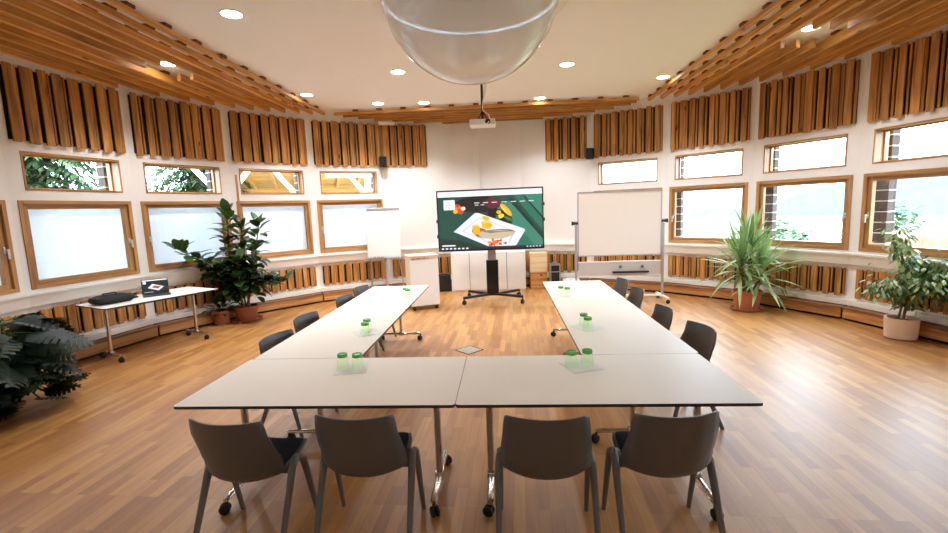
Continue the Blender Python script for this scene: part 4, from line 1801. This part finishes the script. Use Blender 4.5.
def bush(name, x, y, z, r, h, mat, label, group, n=900, seed=1, leaf=0.5, trunk=True, cat='tree'):
    rnd = random.Random(seed)
    root = thing(name, (x, y, z), label, cat, group)
    if trunk:
        g = G()
        g.tube([(0, 0, 0), (0.02 * r, 0, h * 0.4), (0, 0, h * 0.8)], [0.07 * r + 0.05, 0.05 * r + 0.03, 0.03], 8)
        g.obj('trunk', M_bark, root)
    g = G()
    for i in range(n):
        a = rnd.uniform(0, 6.28)
        b = math.acos(rnd.uniform(-1, 1))
        rr = rnd.uniform(0.55, 1.0)
        lump = 1 + 0.22 * sin(3 * a + seed) * sin(4 * b)
        p = V((r * rr * lump * sin(b) * cos(a), r * rr * lump * sin(b) * sin(a), h * 0.58 + h * 0.42 * rr * lump * cos(b)))
        d = V((cos(a) + rnd.gauss(0, .5), sin(a) + rnd.gauss(0, .5), rnd.gauss(0.1, .5)))
        g.blade(p, d, (0, 0, 1), leaf * rnd.uniform(0.6, 1.2), leaf * 0.6, 0.4, 2, rnd.random(), 'oval')
    g.obj('crown', mat, root, angle=180)
    return root


def conifer(x, y, z, r, h, label, seed, n_br=330):
    rnd = random.Random(seed)
    root = thing('conifer', (x, y, z), label, 'tree', 'conifers outside the left windows')
    g = G()
    g.tube([(0, 0, 0), (0, 0, h * 0.5), (0, 0, h)], [0.22, 0.14, 0.02], 10)
    g.obj('trunk', M_bark, root)
    g = G()
    for i in range(n_br):
        t = (i + 0.5) / n_br
        zb = h * (0.06 + 0.92 * t)
        L = r * (1 - t) ** 0.7 * rnd.uniform(0.75, 1.1)
        a = i * 2.399 + rnd.uniform(-.2, .2)
        seg = max(6, int(L / 0.075))
        for j in range(seg):
            q = (j + 0.6) / seg
            p = V((cos(a) * L * q, sin(a) * L * q, zb - 0.35 * L * q * q + 0.08 * L * q))
            for sd in (-1, 1):
                d = V((cos(a + sd * 0.85), sin(a + sd * 0.85), rnd.uniform(-.6, .35)))
                g.blade(p, d, (0, 0, 1), rnd.uniform(0.25, 0.45) * (1.1 - 0.5 * q), 0.075, 0.5, 2, min(1, max(0, rnd.gauss(0.35 + 0.3 * q, 0.25))), 'oval')
    g.obj('crown', M_conifer, root, angle=180)


conifer(-9.7, 8.9, -0.7, 2.2, 8.0, 'leafy conifer filling the transom of the leftmost full window', 11)
conifer(-9.3, 13.4, -0.7, 2.3, 8.5, 'leafy conifer seen through the transom above the laptop window', 12)
conifer(-14.2, 11.4, -0.8, 2.5, 9.0, 'farther conifer behind the two nearer ones outside the left windows', 13)
for i, (x, y, s) in enumerate(((-10.5, 17.5, 1.0), (-6.6, 18.6, 1.0), (-2.7, 19.4, 1.0))):
    bush('shrub', x, y, -0.9, s * 1.3, 3.3, M_conifer, ('left', 'middle', 'right')[i] + ' grey-green shrub under the porch roof beyond the back left windows', 'shrubs behind the porch', 500, 20 + i, 0.3, False, 'shrub')
bush('tree', 26, 33, -4.0, 2.0, 5.6, M_conifer, 'round green tree in the valley beyond the window right of the yucca', 'valley trees', 700, 31, 0.5)
bush('tree', 19, 34, -4.0, 2.6, 4.4, M_conifer, 'low spreading tree in the valley beyond the yucca leaves', 'valley trees', 700, 32, 0.5)
bush('tree', 44, 38, -5.0, 2.4, 5.0, M_conifer, 'distant tree in the valley beyond the variegated ficus', 'valley trees', 600, 33, 0.5)
g = G()
for i in range(16):
    a = RAD(50 + i * 4.0)
    b_ = RAD(50 + i * 4.0 + 4.2)
    g.bar((CX + 15 * sin(a), CY + 15 * cos(a), 0.05), (CX + 15 * sin(b_), CY + 15 * cos(b_), 0.05), 0.8, 1.25)
o = g.obj('hedge', M_hedge, bevel=0.1)
tag(o, 'reddish clipped hedge along the slope below the right windows', 'hedge')

g = G()
g.M = MX.Translation((-5.3, 12.9, -0.62)) @ MX.Rotation(RAD(23), 4, 'Z')  # unseen slab, added to bounce neutral light up onto the porch roof
g.box((-3.4, -4.2, 0), (3.4, 3.6, 0.08))
structure(g.obj('bounce_slab', plain('pale_bounce_slab', srgb(196, 186, 172), 0.8, vary=0.12, scale=3)))
# porch roof beyond the back left windows
root = thing('porch_roof', (-5.3, 12.9, 2.45), 'brown timber porch roof with white posts and braces beyond the back left windows', 'porch')
root.rotation_euler = (0, 0, RAD(23))
g = G()
g.M = MX.Rotation(RAD(-9), 4, 'X')
for i in range(16):
    g.box((-2.6, -1.6 + i * 0.25, 0.62), (2.6, -1.6 + i * 0.25 + 0.242, 0.66), 0, rt())
g.obj('roof_boards', M_lat_x, root)
for i in range(9):
    g = G()
    g.M = MX.Rotation(RAD(-9), 4, 'X')
    g.box((-2.55 + i * 0.62, -1.6, 0.50), (-2.55 + i * 0.62 + 0.10, 2.35, 0.62), 0, rt())
    g.obj('rafter', M_lat_y, root)
g = G()
g.box((-2.6, 1.9, 0.02), (2.6, 2.05, 0.22), 0, 0.8)
g.obj('beam', M_lat_x, root)
g = G()
g.box((0.15, -1.75, 0.27), (2.6, -1.62, 0.36))
tag(g.obj('fascia', M_ext_white, root), 'white fascia beam')
for x in (-2.2, -0.5, 1.2):
    g = G()
    g.box((x - 0.07, -1.6, -3.05), (x + 0.07, -1.46, 0.66))
    p_ = g.obj('post', M_ext_white, root)
    for s in (-1, 1):
        g = G()
        g.bar((x, -1.53, -0.25), (x + s * 0.75, -1.53, 0.72), 0.10, 0.11)
        g.obj('brace', M_ext_white, p_)

# ------------------------------------------------------------------ sky portals at the openings (sampling aids for the world light)
for k in WINDOWED:
    for (z0, z1, w) in ((Z_BB, Z_BT, BW), (Z_SB, Z_ST, SWH)):
        ld = bpy.data.lights.new('sky_portal', 'AREA')
        ld.shape = 'RECTANGLE'
        ld.size = 2 * w
        ld.size_y = z1 - z0
        ld.cycles.is_portal = True
        o = bpy.data.objects.new('sky_portal', ld)
        COL.objects.link(o)
        M = facet_M(k)
        o.matrix_world = M @ MX.Translation((0, WT + 0.125, (z0 + z1) / 2)) @ MX.Rotation(-pi / 2, 4, 'X')
